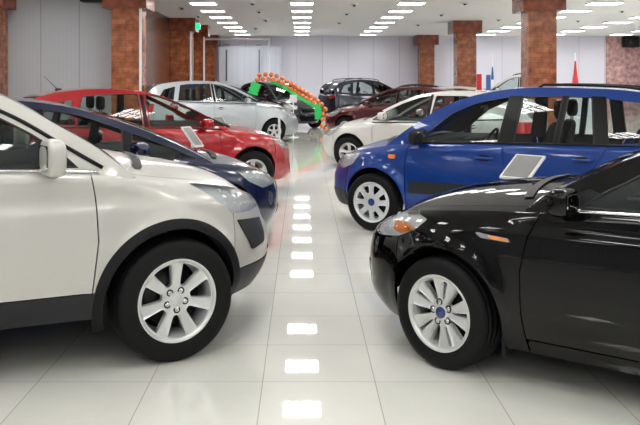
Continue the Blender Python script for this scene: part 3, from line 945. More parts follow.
mon = dict(wb=2.85, hw=.94, front=.85, rear=1.02, R=.312, rim=.21, ww=.215, arch=.368, zb=.19, sill_top=.27, h=.035, paint=BLK,
    S=[(-4., 1.02), (-2.6, .99), (-1.4, .955), (-.72, .935), (-.45, .915), (-.2, .895), (0, .875), (.3, .84), (.6, .79), (1.0, .72), (1.6, .69)], cowl=-.52,
    side=[(.15, .09), (.25, .035), (.35, .012), (.5, .0), (.65, .004), (.78, .016), (.9, .04), (1.0, .055)],
    nose=[(.15, .16), (.22, .05), (.32, .0), (.5, .0), (.6, .02), (.68, .06), (.78, .16), (.9, .30)],
    outline=[(-.42, .925, .30, .09), (-.70, 1.08, .24, .09), (-1.03, 1.245, .17, .08), (-1.38, 1.375, .08, .07), (-1.75, 1.44, .02, .055), (-2.3, 1.455, 0, .045), (-2.8, 1.41, 0, .045), (-3.2, 1.29, -.05, .05), (-3.5, 1.12, -.08, .04), (-3.7, 1.02, -.08, .01)],
    marks=(0, 4, 6, 9), crown=.105, hood_q=.90, tumble=.38, flare=.02,
    door1=[(-.56, .92), (-.50, .80), (-.465, .62), (-.47, .4), (-.50, .19)], door2=[(-1.62, .96), (-1.60, .7), (-1.62, .19)], door3=[(-2.75, .99), (-2.7, .85), (-2.45, .55), (-2.4, .19)],
    bump_f=[(.30, .9), (.36, .70), (.36, .60), (.34, .50)], bump_r=[(-3.4, 1.), (-3.4, .55), (-3.35, .4)],
    headlight=[(.14, .815, .02), (.36, .845), (.75, .80), (1.0, .74), (.98, .665), (.62, .655), (.36, .69), (.22, .745)],
    taillight=[(-3.45, .98), (-3.9, .95), (-3.9, .78), (-3.5, .8)],
    grille=[[(1.12, .62), (3, .64), (3, .56), (1.15, .56)], [(.85, .46), (3, .46), (3, .25), (1.0, .25)]],
    windows=[[[(-.74, .965, .02), (-.86, 1.045, .06), (-1.08, 1.17), (-1.35, 1.275, .1), (-1.60, 1.325), (-1.57, .975, .02)]],
             [[(-1.67, .98), (-1.70, 1.335), (-2.3, 1.345), (-2.6, 1.30), (-2.72, 1.02)]],
             [[(-2.82, 1.04), (-2.72, 1.29), (-2.95, 1.22), (-3.15, 1.06)]]],
    bpillar=[[(-1.58, .96), (-1.66, .96), (-1.69, 1.335), (-1.62, 1.33)]],
    handles=[(-1.47, .82), (-2.55, .85)], mirror=(-.72, 1.0), mirror_size=(.12, .17, .14),
    mirror_tri=[(-.56, .945), (-.73, .955), (-.84, 1.04), (-.78, 1.06)], tri_mat=M['plastic'],
    bulbs=[(.50, .755, .06, M['bright']), (.72, .74, .05, M['bright'])], amber=[(.27, .735), (.36, .765), (.50, .76), (.46, .715), (.36, .705)],
    belt_strip=(-2.95, -.66), strip_mat=M['chrome'], wheel='ten', steer=10, mudflap=True, fog=(.85, .36, .05),
    crease=[(.845, .05, .010, -3.4, -.1)], mould=[([(-.21, .795), (-.40, .782), (-.415, .762), (-.245, .768)], M['chrome'], 'side_repeater_trim'), ([(-.28, .786), (-.395, .778), (-.405, .766), (-.30, .770)], M['amber'], 'side_repeater')],
    plate_z=.42)
mon_obj = build_car(mon, 'glossy black liftback with twin-spoke alloy wheels, nearest car on the right', place=(.77, 4.44, 37, -1))

fus = dict(wb=2.485, hw=.855, front=.745, rear=.74, R=.308, rim=.215, ww=.19, arch=.375, zb=.22, sill_top=.30, h=.05, paint=BLU,
    S=[(-3.3, 1.0), (-2.3, .99), (-1.35, .975), (-.6, .955), (-.3, .935), (0, .90), (.3, .85), (.7, .79), (1.4, .77)], cowl=-.36,
    nose=[(.15, .12), (.25, .04), (.38, .0), (.52, .0), (.62, .04), (.72, .08), (.82, .15), (.95, .28)],
    outline=[(-.10, .94, .24, .06), (-.40, 1.12, .20, .07), (-.72, 1.325, .12, .07), (-1.05, 1.455, .05, .06), (-1.5, 1.535, 0, .05), (-2.1, 1.54, 0, .04), (-2.6, 1.51, 0, .04), (-2.92, 1.42, -.03, .03), (-3.05, 1.22, -.04, .02), (-3.12, .99, -.04, .0)],
    marks=(0, 3, 7, 9), crown=.09, hood_q=.88, tumble=.24, flare=.03,
    door1=[(-.42, .95), (-.38, .75), (-.40, .22)], door2=[(-1.40, .975), (-1.42, .7), (-1.45, .22)], door3=[(-2.38, .99), (-2.3, .85), (-2.1, .6), (-2.0, .22)],
    bump_f=[(.28, .9), (.40, .66), (.40, .5)], bump_r=[(-2.95, 1.), (-2.95, .5), (-2.9, .4)],
    headlight=[(.20, .83), (.45, .84), (.78, .79), (.80, .66), (.5, .63), (.30, .70)],
    taillight=[(-2.98, 1.), (-3.5, 1.), (-3.5, .75), (-3.0, .75)],
    grille=[[(.95, .68), (3, .68), (3, .56), (1., .56)], [(.8, .40), (3, .40), (3, .26), (.9, .26)]],
    windows=[[[(-.48, .975, .02), (-.62, 1.08), (-.85, 1.27), (-1.10, 1.385, .1), (-1.43, 1.445), (-1.34, .99, .02)]],
             [[(-1.50, .995), (-1.56, 1.45), (-1.95, 1.455), (-1.88, 1.0)], [(-1.93, 1.0), (-2.0, 1.455), (-2.22, 1.45), (-2.26, 1.005)]],
             [[(-2.38, 1.01), (-2.34, 1.44), (-2.68, 1.40), (-2.88, 1.04)]]],
    bpillar=[[(-1.335, .98), (-1.51, .98), (-1.57, 1.465), (-1.425, 1.46)], [(-1.87, .99), (-1.94, .99), (-2.01, 1.465), (-1.94, 1.465)], [(-2.25, .99), (-2.39, .99), (-2.35, 1.46), (-2.21, 1.465)]],
    handles=[(-1.22, .84), (-2.16, .86)], mirror=(-.55, 1.03), mirror_size=(.11, .20, .16), mirror_mat=M['plastic'],
    mirror_tri=[(-.38, .965), (-.47, .975), (-.62, 1.08), (-.57, 1.10)],
    bulbs=[(.55, .73, .06, M['bright'])], belt_strip=(-2.8, -.42), strip_mat=M['plastic'], wheel='cover', steer=6, rail_h=.02, rails=(-2.75, -1.7),
    mould=[([(-.43, .565), (-1.39, .565), (-1.39, .44), (-.43, .44)], M['clad'], 'side_moulding'), ([(-1.46, .565), (-2.08, .565), (-2.02, .44), (-1.46, .44)], M['clad'], 'side_moulding'),
           ([(-.19, .835), (-.27, .835), (-.27, .79), (-.19, .79)], M['amber'], 'side_repeater')],
    lower_clad=.40, plate_z=.50)
fus_obj = build_car(fus, 'bright blue tall hatchback with roof rails and silver wheel covers, beside black car', place=(.75, 8.59, 28, -1))

civ = hatch(sl=1.0, wb=2.63, front=.82, hw=.88, h=.06, far=False, paint=NAVY, wheel='five', R=.32, arch=.38, steer=5,
    S=[(-3.5, 1.02), (-2.6, 1.01), (-1.5, .97), (-.7, .93), (-.4, .90), (-.1, .87), (.3, .82), (.7, .74), (1.2, .70)], cowl=-.28,
    outline=[(-.02, .89, .36, .05), (-.45, 1.07, .28, .07), (-.85, 1.24, .18, .07), (-1.3, 1.38, .06, .06), (-1.75, 1.445, 0, .05), (-2.2, 1.44, 0, .045), (-2.7, 1.35, -.03, .04), (-3.1, 1.18, -.05, .02), (-3.25, 1.02, -.05, 0)],
    windows=[[[(-.24, .915, .01), (-.45, 1.01), (-.80, 1.155), (-.82, .94)], [(-.90, .945), (-.88, 1.185), (-1.25, 1.32, .1), (-1.53, 1.365), (-1.50, .97)]],
             [[(-1.58, .975), (-1.62, 1.37), (-2.0, 1.375), (-2.3, 1.33), (-2.55, 1.02)]], []],
    bpillar=[[(-1.51, .96), (-1.57, .96), (-1.61, 1.37), (-1.54, 1.37)]], mirror=(-.80, 1.02), mirror_size=(.12, .22, .14), door1=[(-.30, .93), (-.36, .7), (-.40, .3)],
    mirror_tri=[(-.81, .94), (-.89, .945), (-.87, 1.18), (-.81, 1.155)])
civ_obj = build_car(civ, 'navy blue wedge-shaped hatchback parked just behind the silver SUV', place=(-.71, 7.2, 25, 1))

lan = hatch(wb=2.635, front=.86, rear=.95, hw=.88, h=.06, far=False, paint=RED, wheel='five', R=.325, arch=.385, sz=1.035, headlight=[(.38, .80), (.6, .80), (.92, .73), (.92, .64), (.58, .65)],
    outline=[(-.30, .96, .30, .06), (-.62, 1.12, .24, .07), (-1.0, 1.31, .14, .07), (-1.35, 1.435, .06, .06), (-1.8, 1.50, 0, .05), (-2.3, 1.50, 0, .045), (-2.8, 1.42, -.03, .05), (-3.15, 1.24, -.06, .04), (-3.4, 1.03, -.06, 0)],
    S=[(-3.6, 1.06), (-2.6, 1.02), (-1.5, .99), (-.6, .955), (-.1, .91), (.3, .86), (.7, .78), (1.2, .74)],
    antenna=(-2.5, .26, .8), nose=[(.15, .10), (.25, .0), (.38, .02), (.5, .03), (.6, .04), (.7, .08), (.8, .15), (.95, .3)],
    grille=[[(.95, .70), (3, .70), (3, .30), (1.15, .30)]], mould=[([(-.2, .70), (-.30, .70), (-.30, .67), (-.2, .67)], M['bright'], 'side_repeater')])
lan_obj = build_car(lan, 'bright red saloon with roof antenna parked between the navy hatchback and the silver minivan', place=(-.67, 11.1, 25, 1))

van = hatch(sz=1.12, sl=1.06, paint=SLV, R=.31, h=.08,
    headlight=[(.05, .98), (.4, .95), (.8, .86), (.8, .70), (.5, .70), (.25, .84)])
van_obj = build_car(van, 'pale silver minivan parked beyond the red saloon, beside the brick pillar', place=(-.72, 20.9, 20, 1))
cn = build_car(hatch(paint=NAVY, sz=1.07), 'navy blue hatchback mostly hidden behind the pale silver minivan', place=(-.85, 23.9, 16, 1))
whi = hatch(paint=WHT, h=.06, far=False, S=[(-3.35, .98), (-2.6, .96), (-1.5, .90), (-.6, .87), (-.1, .86), (.3, .80), (.7, .72), (1.2, .68)],
    outline=[(-.22, .90, .30, .05), (-.6, 1.08, .22, .07), (-1.0, 1.27, .12, .07), (-1.35, 1.385, .05, .05), (-1.8, 1.44, 0, .045), (-2.4, 1.43, 0, .04), (-2.85, 1.33, -.03, .04), (-3.08, 1.16, -.05, .02), (-3.2, .97, -.05, 0)],
    windows=[[[(-.45, .92), (-.62, 1.03), (-1.0, 1.215), (-1.3, 1.32), (-1.50, 1.35), (-1.44, .93)]], [[(-1.54, .94), (-1.60, 1.355), (-2.1, 1.355), (-2.3, 1.33), (-2.38, .97)]], []])
whi_obj = build_car(whi, 'white hatchback between the blue hatchback and the maroon saloon', place=(.84, 14.5, 29, -1))
mar = build_car(hatch(paint=MAR, sz=1.0), 'maroon saloon parked beyond the white hatchback', place=(1.22, 22.6, 24, -1))
suv = build_car(hatch(paint=DRK, sz=1.16, sl=1.02, glass=M['glass'], rails=(-2.7, -1.2), R=.35, arch=.42, taillight=[(-3.25, 1.08), (-3.6, 1.06), (-3.6, .98), (-3.3, 1.0)]), 'dark navy SUV by the back wall in the middle', place=(4.2, 30.9, 22, 1))
drk2 = build_car(hatch(paint=DRK, sz=1.04), 'dark hatchback behind and right of the dark navy SUV', place=(3.2, 35.6, 22, -1))
chm = build_car(hatch(paint=WHT, sz=1.0), 'pale hatchback whose roof shows just behind the maroon saloon', place=(3.2, 26.8, 15, -1))
bal = build_car(hatch(paint=DRK, sz=1.10, sl=.85), 'dark navy hatchback decorated with green ribbon and orange balloons', place=(-.82, 27.0, -52, 1))
wsu = build_car(hatch(paint=WHT, sz=1.30, sl=.95, rails=(-2.7, -1.2), R=.35, arch=.42), 'white SUV far back beside the brick pillar on the right', place=(6.95, 31.2, 18, -1))

# ------------------------------------------------------------------ the room
HC = 3.83; H = 1.6; YB = 39.0
def structure(o): o['kind'] = 'structure'; return o
def nodes(m): return m.node_tree, m.node_tree.nodes, m.node_tree.links
def tile_mat():
    m, nt, b = newmat('floor_tiles'); N, L = nt.nodes, nt.links
    tc = N.new('ShaderNodeTexCoord'); mp = N.new('ShaderNodeMapping')
    mp.inputs['Location'].default_value = (.210, -.07, 0)
    br = N.new('ShaderNodeTexBrick'); br.offset = 0; br.squash = 1
    br.inputs['Scale'].default_value = 1; br.inputs['Brick Width'].default_value = .6; br.inputs['Row Height'].default_value = .6
    br.inputs['Mortar Size'].default_value = .0035; br.inputs['Mortar Smooth'].default_value = .3; br.inputs['Bias'].default_value = 0
    br.inputs['Color1'].default_value = (.66, .66, .61, 1); br.inputs['Color2'].default_value = (.70, .70, .65, 1); br.inputs['Mortar'].default_value = (.42, .42, .39, 1)
    L.new(tc.outputs['Object'], mp.inputs[0]); L.new(mp.outputs[0], br.inputs['Vector'])
    n = N.new('ShaderNodeTexNoise'); n.inputs['Scale'].default_value = 2.5; n.inputs['Detail'].default_value = 4
    L.new(tc.outputs['Object'], n.inputs['Vector'])
    mr = N.new('ShaderNodeMapRange'); mr.inputs['To Min'].default_value = .94; mr.inputs['To Max'].default_value = 1.06
    L.new(n.outputs['Fac'], mr.inputs['Value'])
    v = N.new('ShaderNodeVectorMath'); v.operation = 'SCALE'
    L.new(br.outputs['Color'], v.inputs[0]); L.new(mr.outputs[0], v.inputs['Scale']); L.new(v.outputs[0], b.inputs['Base Color'])
    r = N.new('ShaderNodeMapRange'); r.inputs['To Min'].default_value = .018; r.inputs['To Max'].default_value = .035
    L.new(n.outputs['Fac'], r.inputs['Value']); L.new(r.outputs[0], b.inputs['Roughness'])
    b.inputs['Specular IOR Level'].default_value = .6
    return m
def brick_mat(name, c1, c2, cm, w=.36, hgt=.13):
    m, nt, b = newmat(name); N, L = nt.nodes, nt.links
    tc = N.new('ShaderNodeTexCoord'); s = N.new('ShaderNodeSeparateXYZ'); L.new(tc.outputs['Object'], s.inputs[0])
    a = N.new('ShaderNodeMath'); a.operation = 'ADD'; L.new(s.outputs[0], a.inputs[0]); L.new(s.outputs[1], a.inputs[1])
    cb = N.new('ShaderNodeCombineXYZ'); L.new(a.outputs[0], cb.inputs[0]); L.new(s.outputs[2], cb.inputs[1])
    br = N.new('ShaderNodeTexBrick'); L.new(cb.outputs[0], br.inputs['Vector'])
    br.inputs['Scale'].default_value = 1; br.inputs['Brick Width'].default_value = w; br.inputs['Row Height'].default_value = hgt
    br.inputs['Mortar Size'].default_value = .004; br.inputs['Color1'].default_value = (*c1, 1); br.inputs['Color2'].default_value = (*c2, 1); br.inputs['Mortar'].default_value = (*cm, 1)
    n = N.new('ShaderNodeTexNoise'); n.inputs['Scale'].default_value = 5; n.inputs['Detail'].default_value = 5; L.new(cb.outputs[0], n.inputs['Vector'])
    mr = N.new('ShaderNodeMapRange'); mr.inputs['From Min'].default_value = .3; mr.inputs['From Max'].default_value = .7; mr.inputs['To Min'].default_value = .55; mr.inputs['To Max'].default_value = 1.45
    L.new(n.outputs['Fac'], mr.inputs['Value'])
    v = N.new('ShaderNodeVectorMath'); v.operation = 'SCALE'; L.new(br.outputs['Color'], v.inputs[0]); L.new(mr.outputs[0], v.inputs['Scale'])
    L.new(v.outputs[0], b.inputs['Base Color']); b.inputs['Roughness'].default_value = .22
    return m
def panel_mat(name, col, w, seam):
    m, nt, b = newmat(name); N, L = nt.nodes, nt.links
    tc = N.new('ShaderNodeTexCoord'); s = N.new('ShaderNodeSeparateXYZ'); L.new(tc.outputs['Object'], s.inputs[0])
    a = N.new('ShaderNodeMath'); a.operation = 'ADD'; L.new(s.outputs[0], a.inputs[0]); L.new(s.outputs[1], a.inputs[1])
    cb = N.new('ShaderNodeCombineXYZ'); L.new(a.outputs[0], cb.inputs[0]); cb.inputs[1].default_value = .5
    br = N.new('ShaderNodeTexBrick'); br.offset = 0; L.new(cb.outputs[0], br.inputs['Vector'])
    br.inputs['Scale'].default_value = 1; br.inputs['Brick Width'].default_value = w; br.inputs['Row Height'].default_value = 50
    br.inputs['Mortar Size'].default_value = .012; br.inputs['Color1'].default_value = (*col, 1)
    br.inputs['Color2'].default_value = (*[c*.95 for c in col], 1); br.inputs['Mortar'].default_value = (*seam, 1)
    L.new(br.outputs['Color'], b.inputs['Base Color']); b.inputs['Roughness'].default_value = .45
    # fine vertical ribs
    wv = N.new('ShaderNodeTexWave'); wv.inputs['Scale'].default_value = 3; L.new(cb.outputs[0], wv.inputs['Vector'])
    bp = N.new('ShaderNodeBump'); bp.inputs['Strength'].default_value = .15; bp.inputs['Distance'].default_value = .01
    L.new(wv.outputs['Fac'], bp.inputs['Height']); L.new(bp.outputs[0], b.inputs['Normal'])
    return m
def slab(name, lo, hi, mat):
    q = MB(); q.box([(a+b)/2 for a, b in zip(lo, hi)], [b-a for a, b in zip(lo, hi)])
    return q.build(name, mat)
XL, XR, YN = -9.5, 19.0, -9.0
floor_m = tile_mat(); structure(slab('floor', (XL, YN, -.1), (XR, YB, 0), floor_m))
ceil_m = noise_tint(pbr('ceiling_tiles', (.78, .79, .80), .7), .8, .04, (.78, .79, .80))
structure(slab('ceiling', (XL, YN, HC), (XR, YB, HC+.15), ceil_m))
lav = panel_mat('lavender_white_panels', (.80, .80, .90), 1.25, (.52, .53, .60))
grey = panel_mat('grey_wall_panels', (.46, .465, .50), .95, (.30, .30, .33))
pink = brick_mat('pink_marble', (.42, .24, .24), (.50, .30, .29), (.34, .20, .19), 1.2, .8)
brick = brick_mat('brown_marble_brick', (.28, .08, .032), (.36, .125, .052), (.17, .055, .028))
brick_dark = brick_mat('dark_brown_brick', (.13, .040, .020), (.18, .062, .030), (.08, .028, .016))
structure(slab('wall_back', (XL, YB, 0), (14.8, YB+.2, HC), lav))
structure(slab('wall_back_right', (14.8, YB-.1, 0), (XR, YB+.2, HC), pink))
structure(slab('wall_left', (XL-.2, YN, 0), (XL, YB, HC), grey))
structure(slab('wall_right', (XR, YN, 0), (XR+.2, YB, HC), lav))
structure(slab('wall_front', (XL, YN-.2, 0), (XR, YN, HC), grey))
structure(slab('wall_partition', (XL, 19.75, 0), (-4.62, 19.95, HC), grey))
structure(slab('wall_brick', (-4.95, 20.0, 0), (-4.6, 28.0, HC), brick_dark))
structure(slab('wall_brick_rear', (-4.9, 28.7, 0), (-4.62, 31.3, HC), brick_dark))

def pillar(x, y, label, cap=True, w=.7, group='brown marble brick pillars', strip=None):
    t = thing('brick_pillar', label, 'pillar', (x, y, 0), group=None)
    q = MB(); q.box((0, 0, HC/2), (w, w, HC-.002)); q.build('shaft', brick, t)
    q = MB(); q.box((0, 0, HC-.23), (w+.36, w+.36, .458)); q.build('capital', brick_cap, t)
    q = MB(); q.box((0, 0, .06), (w+.05, w+.05, .12)); q.build('plinth', brick_cap, t)
    if strip:
        q = MB()
        q.box((w/2, -w/2, (HC-.46)/2), (.05, .05, HC-.47)); q.build('corner_strip', M['bright'], t)
    return t
brick_cap = brick_mat('dark_marble_cap', (.20, .045, .02), (.24, .06, .03), (.14, .035, .02), 1.5, .6)
pillar(6.0, 20.3, 'thick brown marble pillar with square capital, nearest one on the right')
pillar(6.0, 29.5, 'brown marble pillar with capital, middle one of three on the right')
pillar(5.95, 38.4, 'brown marble pillar against the back wall, smallest on the right')
pillar(-4.25, 19.65, 'brown marble pillar beside grey panel wall, nearest with a capital on the left', strip=True)
pillar(-4.25, 28.35, 'brown marble pillar at far end of the dark brick wall on the left', strip=True)
pillar(-4.05, 31.6, 'brown marble pillar under the green exit sign, left side', w=.4, strip=True)
pillar(-4.5, 38.4, 'brown marble pillar where left brickwork meets the pale back wall')
pillar(-7.58, 19.3, 'brown marble pillar at the left edge of the picture', strip=True)

# ceiling lights --------------------------------------------------
em = pbr('lamp_diffuser', (.9, .9, .9), .5, emis=((1., .98, .95), 16.))
def make_light(w, d):
    t = bpy.data.objects.new('ceiling_light', None); C.objects.link(t)
    q = MB()
    for sx in (-1, 1): q.box((sx*(w/2+.012), 0, -.02), (.024, d+.048, .04))
    for sy in (-1, 1): q.box((0, sy*(d/2+.012), -.02), (w, .024, .04))
    q.build('frame', M['bright'], t)
    q = MB(); q.box((0, 0, -.012), (w, d, .018)); q.build('diffuser', em, t)
    q = MB()
    for k in (-1, 0, 1): q.box((k*w/4, 0, -.03), (.022, d, .022))
    q.box((0, 0, -.031), (w, .022, .02)); q.build('louvre', M['bright'], t)
    return t
ys_far = [20.1+2.45*k for k in range(8)]
ys = [-6.6, -4.1, -1.7, .8, 3.2, 5.7, 8.1, 10.6, 13.2, 15.2, 17.5, 20.1, 22.5, 24.9, 27.3, 29.7, 32.1, 34.6, 37.1]
rowdef = [(0.0, .62, 'central row above the aisle'), (-2.77, .70, 'row left of the aisle'), (3.07, .70, 'row right of the aisle'),
          (8.5, .86, 'row beyond the right pillars'), (11.7, .86, 'second row beyond the right pillars'), (14.8, .86, 'outermost row on the right'), (-6.6, .7, 'row above the left parking bays')]
protos = {}
for x, w, nm in rowdef:
    for y in ys:
        if x == -6.6 and y > 19: continue
        if x == 0 and abs(y-20.1) < .1: continue
        if w not in protos: o = protos[w] = make_light(w, .6)
        else: o = copy_tree(protos[w])
        o.location = (x, y, HC)
        o['label'] = 'square white ceiling light panel in the '+nm; o['category'] = 'ceiling light'; o['group'] = 'ceiling lights, '+nm
# recessed ceiling spots
sp0 = None
for x, y in [(-1.4, 22.6), (-1.35, 25.2), (-1.3, 28.7), (1.5, 23), (1.45, 26), (1.4, 30), (-1.9, 33), (4.6, 22.6), (4.6, 26.4), (4.5, 31), (7.0, 24.5), (7., 28.5), (10, 25), (10, 29), (13.1, 27.5), (-3.6, 24), (-3.5, 27)]:
    if sp0 is None:
        sp0 = bpy.data.objects.new('ceiling_spotlight', None); C.objects.link(sp0); o = sp0
        q = MB(); q.lathe([(.10, 0), (.10, -.02), (.075, -.025), (.07, -.005), (0, -.005)], 20, 'z'); q.build('rim', M['alloy'], o)
        q = MB(); q.lathe([(.045, -.005), (.04, -.06), (0, -.06)], 16, 'z'); q.build('lamp', M['clad'], o)
    else: o = copy_tree(sp0)
    o.location = (x, y, HC); o['label'] = 'small round recessed spotlight in the pale ceiling, between the light rows'; o['category'] = 'spotlight'; o['group'] = 'recessed ceiling spotlights'

# things along the walls -------------------------------------------
def screen_pipe(x, y, h, label):
    q = MB(); q.tube([(0, 0, 0), (0, 0, h)], .05, 12); q.lathe([(.14, 0), (.14, .02), (.04, .03)], 16, 'z')
    o = q.build('white_post', M['bright']); o.location = (x, y, 0); return tag(o, label, 'post')
t = thing('speaker_box', 'black wall speaker hung high on the grey panel wall', 'speaker', (-5.02, 19.3, 3.72))
q = MB(); q.rbox((0, 0, 0), (.62, .36, .40), .15, 8); q.build('cabinet', M['plastic'], t)
q = MB(); q.lathe([(0, -.19), (.12, -.19), (.13, -.175), (.13, -.16)], 24, 'y'); q.build('cone', M['clad'], t)
q = MB(); q.box((0, .2, .05), (.06, .22, .06)); q.build('bracket', M['chrome'], t)
t = thing('speaker_box', 'black speaker box mounted on the pink marble wall', 'speaker', (15.9, 38.7, 3.55))
q = MB(); q.rbox((0, 0, 0), (.75, .4, .55), .15, 8); q.build('cabinet', M['plastic'], t)
q = MB(); q.lathe([(0, -.21), (.16, -.21), (.17, -.19), (.17, -.17)], 24, 'y'); q.build('cone', M['clad'], t)
# exit sign
t = thing('exit_sign', 'small green exit sign above the left brick pillars', 'sign', (-3.72, 28.0, 3.55))
q = MB(); q.rbox((0, 0, 0), (.34, .08, .26), .15, 8); q.build('housing', M['bright'], t)
gm = pbr('exit_green', (.0, .35, .10), .4, emis=((.0, .6, .2), 1.2))
q = MB(); q.box((0, -.042, 0), (.30, .006, .21)); q.build('face', gm, t)
# white pipe frame by the back wall with hanging screens
t = thing('pipe_frame', 'white pipe frame standing before the pale back wall on the left', 'frame', (-3.1, 36.5, 0))
q = MB(); q.tube([(-1.6, 0, 0), (-1.6, 0, 3.55)], .04, 8); q.build('post', M['bright'], t)
q = MB(); q.tube([(1.6, 0, 0), (1.6, 0, 3.55)], .04, 8); q.build('post', M['bright'], t)
q = MB(); q.tube([(-1.6, 0, 3.55), (1.6, 0, 3.55)], .04, 8); q.build('crossbar', M['bright'], t)
board_m0 = pbr('banner_grey', (.10, .10, .12), .6)
scr = panel_mat('pale_screen', (.72, .75, .86), .3, (.62, .65, .75))
for x, w, lb in ((-3.02, .34, 'narrow dark grey banner hanging before the back wall, left one'), (-1.45, .26, 'narrow dark grey banner hanging before the back wall, right one')):
    q = MB(); q.box((0, 0, -.9), (w*.22, .03, 1.5)); q.tube([(-w/2, 0, .07), (w/2, 0, .07)], .02, 6)
    o = q.build('hanging_banner', board_m0); o.location = (x-.6, 38.3, 3.3); tag(o, lb, 'banner')
q = MB(); q.box((0, 0, 0), (3.0, .06, 1.9)); q.tube([(-1.5, 0, .95), (1.5, 0, .95)], .035, 8)
o = q.build('pale_screen', scr); o.location = (-2.5, 38.55, 2.35); tag(o, 'pale bluish screen hung on the back wall at left', 'screen')

# information boards ------------------------------------------------
board_m = pbr('board_print', (.20, .20, .20), .5); board_w = pbr('board_white', (.7, .7, .7), .4)
def info_board(x, y, z, W, Hv, label, mat=board_m):
    """W and Hv: full width and height vectors of the tilted sheet"""
    t = thing('information_stand', label, 'information stand', (x, y, 0))
    W = Vector(W); w = W.length; a = W.normalized(); Hv = Vector(Hv); Hv -= a*Hv.dot(a); hgt = Hv.length; b = Hv.normalized(); n = a.cross(b)
    rot = Matrix((a, b, n)).transposed()
    q = MB(); q.box((0, 0, z), (w, hgt, .02), rot=rot); q.build('frame', board_w, t)
    q = MB(); c = n*.012; q.box((c.x, c.y, z+c.z), (w-.04, hgt-.04, .006), rot=rot); q.build('sheet', mat, t)
    q = MB(); q.tube([(0, .0, z-.012), (0, .0, .02)], .016, 8); q.build('pole', M['bright'], t)
    q = MB(); q.lathe([(.15, 0), (.15, .015), (.03, .03), (0, .03)], 24, 'z'); q.build('base', M['bright'], t)
info_board(1.93, 7.0, .855, (.20, -.20, 0), (.24, .17, .18), 'grey information board in white frame standing between the blue and black cars')
info_board(-1.40, 10.2, .90, (.10, .13, 0), (-.20, .14, .24), 'tilted information board in front of the red saloon door')
info_board(-2.0, 19.4, .62, (.25, .20, 0), (-.20, .15, .26), 'tilted information board in front of the silver minivan door')
info_board(-.50, 17.6, .55, (.05, .0, 0), (0, .02, .62), 'narrow white upright stand in front of the silver minivan', mat=board_w)
info_board(-.25, 23.05, 1.12, (.20, .0, 0), (0, .08, .22), 'white price card on a stand before the balloon-decorated car', mat=board_w)

# flags and bits in the far right ------------------------------------
flag_r = pbr('flag_red', (.55, .03, .03), .7); flag_b = pbr('flag_blue', (.05, .12, .35), .7)
def furled(x, y, z0, z1, r, mat, label):
    t = thing('furled_flag', label, 'flag', (x, y, 0))
    q = MB(); q.tube([(0, 0, 0), (0, 0, z1+.35)], .025, 8); q.lathe([(.22, 0), (.22, .03), (.04, .06)], 16, 'z'); q.build('pole', M['bright'], t)
    q = MB(); n = 20; vs = []; pr = []
    for k in range(9):
        tt = k/8; pr.append((r*(1-.8*tt)*(1+.1*math.sin(7*k)), z0+(z1-z0)*tt))
    q.lathe(pr, 14, 'z'); q.build('cloth', mat, t)
furled(12.3, 36.0, 1.2, 2.55, .16, flag_r, 'furled red flag on a pole by the far right wall')
furled(8.0, 33.6, 1.7, 2.45, .06, flag_b, 'slim pole with furled dark pennant left of the white SUV')
for x, y, mt, lb in ((5.58, 25.2, flag_r, 'red roll-up stand beside the middle right pillar'), (6.5, 27.9, flag_b, 'blue roll-up stand beside the white SUV')):
    t = thing('roll_up_stand', lb, 'stand', (x, y, 0))
    q = MB(); q.box((0, 0, .99), (.16, .02, 1.72)); q.build('banner', mt, t)
    q = MB(); q.rbox((0, 0, .05), (.34, .14, .1), .3, 8); q.build('base', M['alloy'], t)

# balloons over the decorated car -------------------------------------
orange = pbr('balloon_orange', (.85, .20, .03), .25, coat=1); greenm = pbr('ribbon_green', (.02, .62, .12), .5)

pth = catmull([(-1.51, 26.8, 1.72), (-1.24, 26.75, 1.76), (-.95, 26.6, 1.76), (-.62, 26.4, 1.68), (-.21, 26.0, 1.44), (.23, 25.5, 1.19), (.56, 25.0, .95), (.71, 24.8, .68), (.71, 24.8, .34), (.71, 24.8, .19)], 12)
seg = np.concatenate([[0], np.cumsum(np.linalg.norm(np.diff(pth, axis=0), axis=1))])
q = MB(); q.lathe([(.002, -.115), (.016, -.112), (.010, -.098), (.045, -.075), (.082, -.035), (.098, .01), (.09, .05), (.06, .08), (.025, .096), (0, .1)], 14, 'z')
bal0 = q.build('balloon', orange)
rnd = random.Random(3)
pth = pth*1.02-np.array([0, 0, .032])
bal0.scale = (.85, .85, .85)
for k, d in enumerate(np.arange(0, seg[-1]-.05, .205)):
    for jj in (0, 1):
        o = bal0 if (k == 0 and jj == 0) else bal0.copy()
        if o is not bal0: C.objects.link(o)
        d_ = d+.1*jj
        p = [float(np.interp(d_, seg, pth[:, i])) for i in range(3)]
        p2 = [float(np.interp(d_+.05, seg, pth[:, i])) for i in range(3)]
        tl_ = math.hypot(p2[0]-p[0], p2[2]-p[2]) or 1; sg_ = .078 if jj else -.078
        if tl_ < 1: p[0] += -(p2[2]-p[2])/tl_*sg_; p[2] += (p2[0]-p[0])/tl_*sg_
        o.location = (p[0]+rnd.uniform(-.001, .001), p[1]+(.03 if jj else -.03), max(.1, p[2]+rnd.uniform(-.004, .004)))
        o.rotation_euler = (rnd.uniform(-1, 1), rnd.uniform(-1, 1), rnd.uniform(0, 6))
        o['label'] = 'orange balloon in the garland draped over the dark decorated car'; o['category'] = 'balloon'; o['group'] = 'orange balloons of the garland'
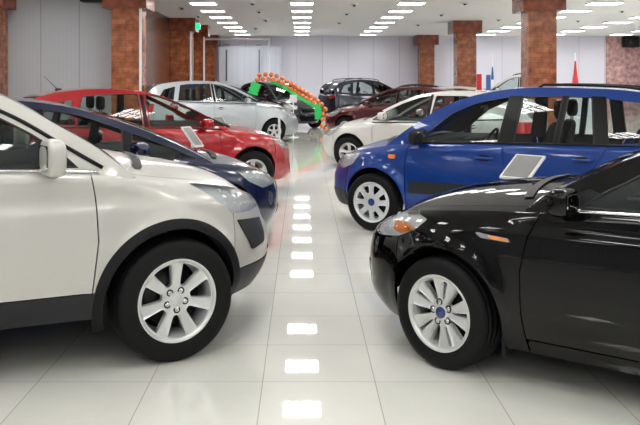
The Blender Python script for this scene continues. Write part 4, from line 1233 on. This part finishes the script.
def ribbon(pts, w, name_label):
    q = MB(); vs = []; fs = []
    pts = catmull(pts, 6)*1.02-np.array([0, 0, .032]); n = len(pts)
    for i, p in enumerate(pts):
        t = Vector(pts[min(i+1, n-1)]-pts[max(i-1, 0)]); u = Vector((0, 1, 0)).cross(t).normalized()*w/2*(1+.12*math.sin(i*1.7))
        p = Vector(p)
        for a, b in ((1, -.015), (-1, -.015), (-1, .015), (1, .015)): vs.append(p+u*a+Vector((0, b, 0)))
    for i in range(n-1):
        for k in range(4):
            l = (k+1) % 4; fs.append((4*i+k, 4*i+l, 4*i+4+l, 4*i+4+k))
    fs += [(0, 3, 2, 1), (4*n-4, 4*n-3, 4*n-2, 4*n-1)]
    q.add(vs, fs, smooth=False)
    return tag(q.build('green_ribbon', greenm), name_label, 'ribbon')
ribbon([(-1.62, 26.2, 1.20), (-1.56, 26.25, 1.40), (-1.48, 26.3, 1.57)], .32, 'wide green ribbon draped down the rear of the decorated car')
ribbon([(-1.02, 26.0, 1.60), (-.66, 25.8, 1.47), (-.25, 25.4, 1.22), (.15, 24.95, .98), (.36, 24.75, .86)], .10, 'narrow green ribbon running down the front under the orange balloons')
ribbon([(.46, 24.6, .92), (.49, 24.6, .70), (.49, 24.6, .45)], .20, 'wide green ribbon hanging at the front corner of the decorated car')
# ------------------------------------------------------------------ camera, world, view
w = bpy.data.worlds.new('world'); bpy.context.scene.world = w; w.use_nodes = True
w.node_tree.nodes['Background'].inputs[0].default_value = (.8, .85, 1, 1); w.node_tree.nodes['Background'].inputs[1].default_value = .15
cam = bpy.data.cameras.new('camera'); co = bpy.data.objects.new('camera', cam); C.objects.link(co)
cam.sensor_width = 36; cam.lens = 36*800/640
cam.shift_x = (320-302)/640; cam.shift_y = -(212.5-82)/640
co.location = (0, 0, 1.6); co.rotation_euler = (PI/2, 0, 0)
sc = bpy.context.scene; sc.camera = co
cam.clip_end = 200
sc.view_settings.view_transform = 'Standard'; sc.view_settings.look = 'None'; sc.view_settings.gamma = 1
sc.view_settings.exposure = 0.75
sc.cycles.max_bounces = 8; sc.cycles.transparent_max_bounces = 24; sc.cycles.use_denoising = True
sc.cycles.sample_clamp_indirect = 4
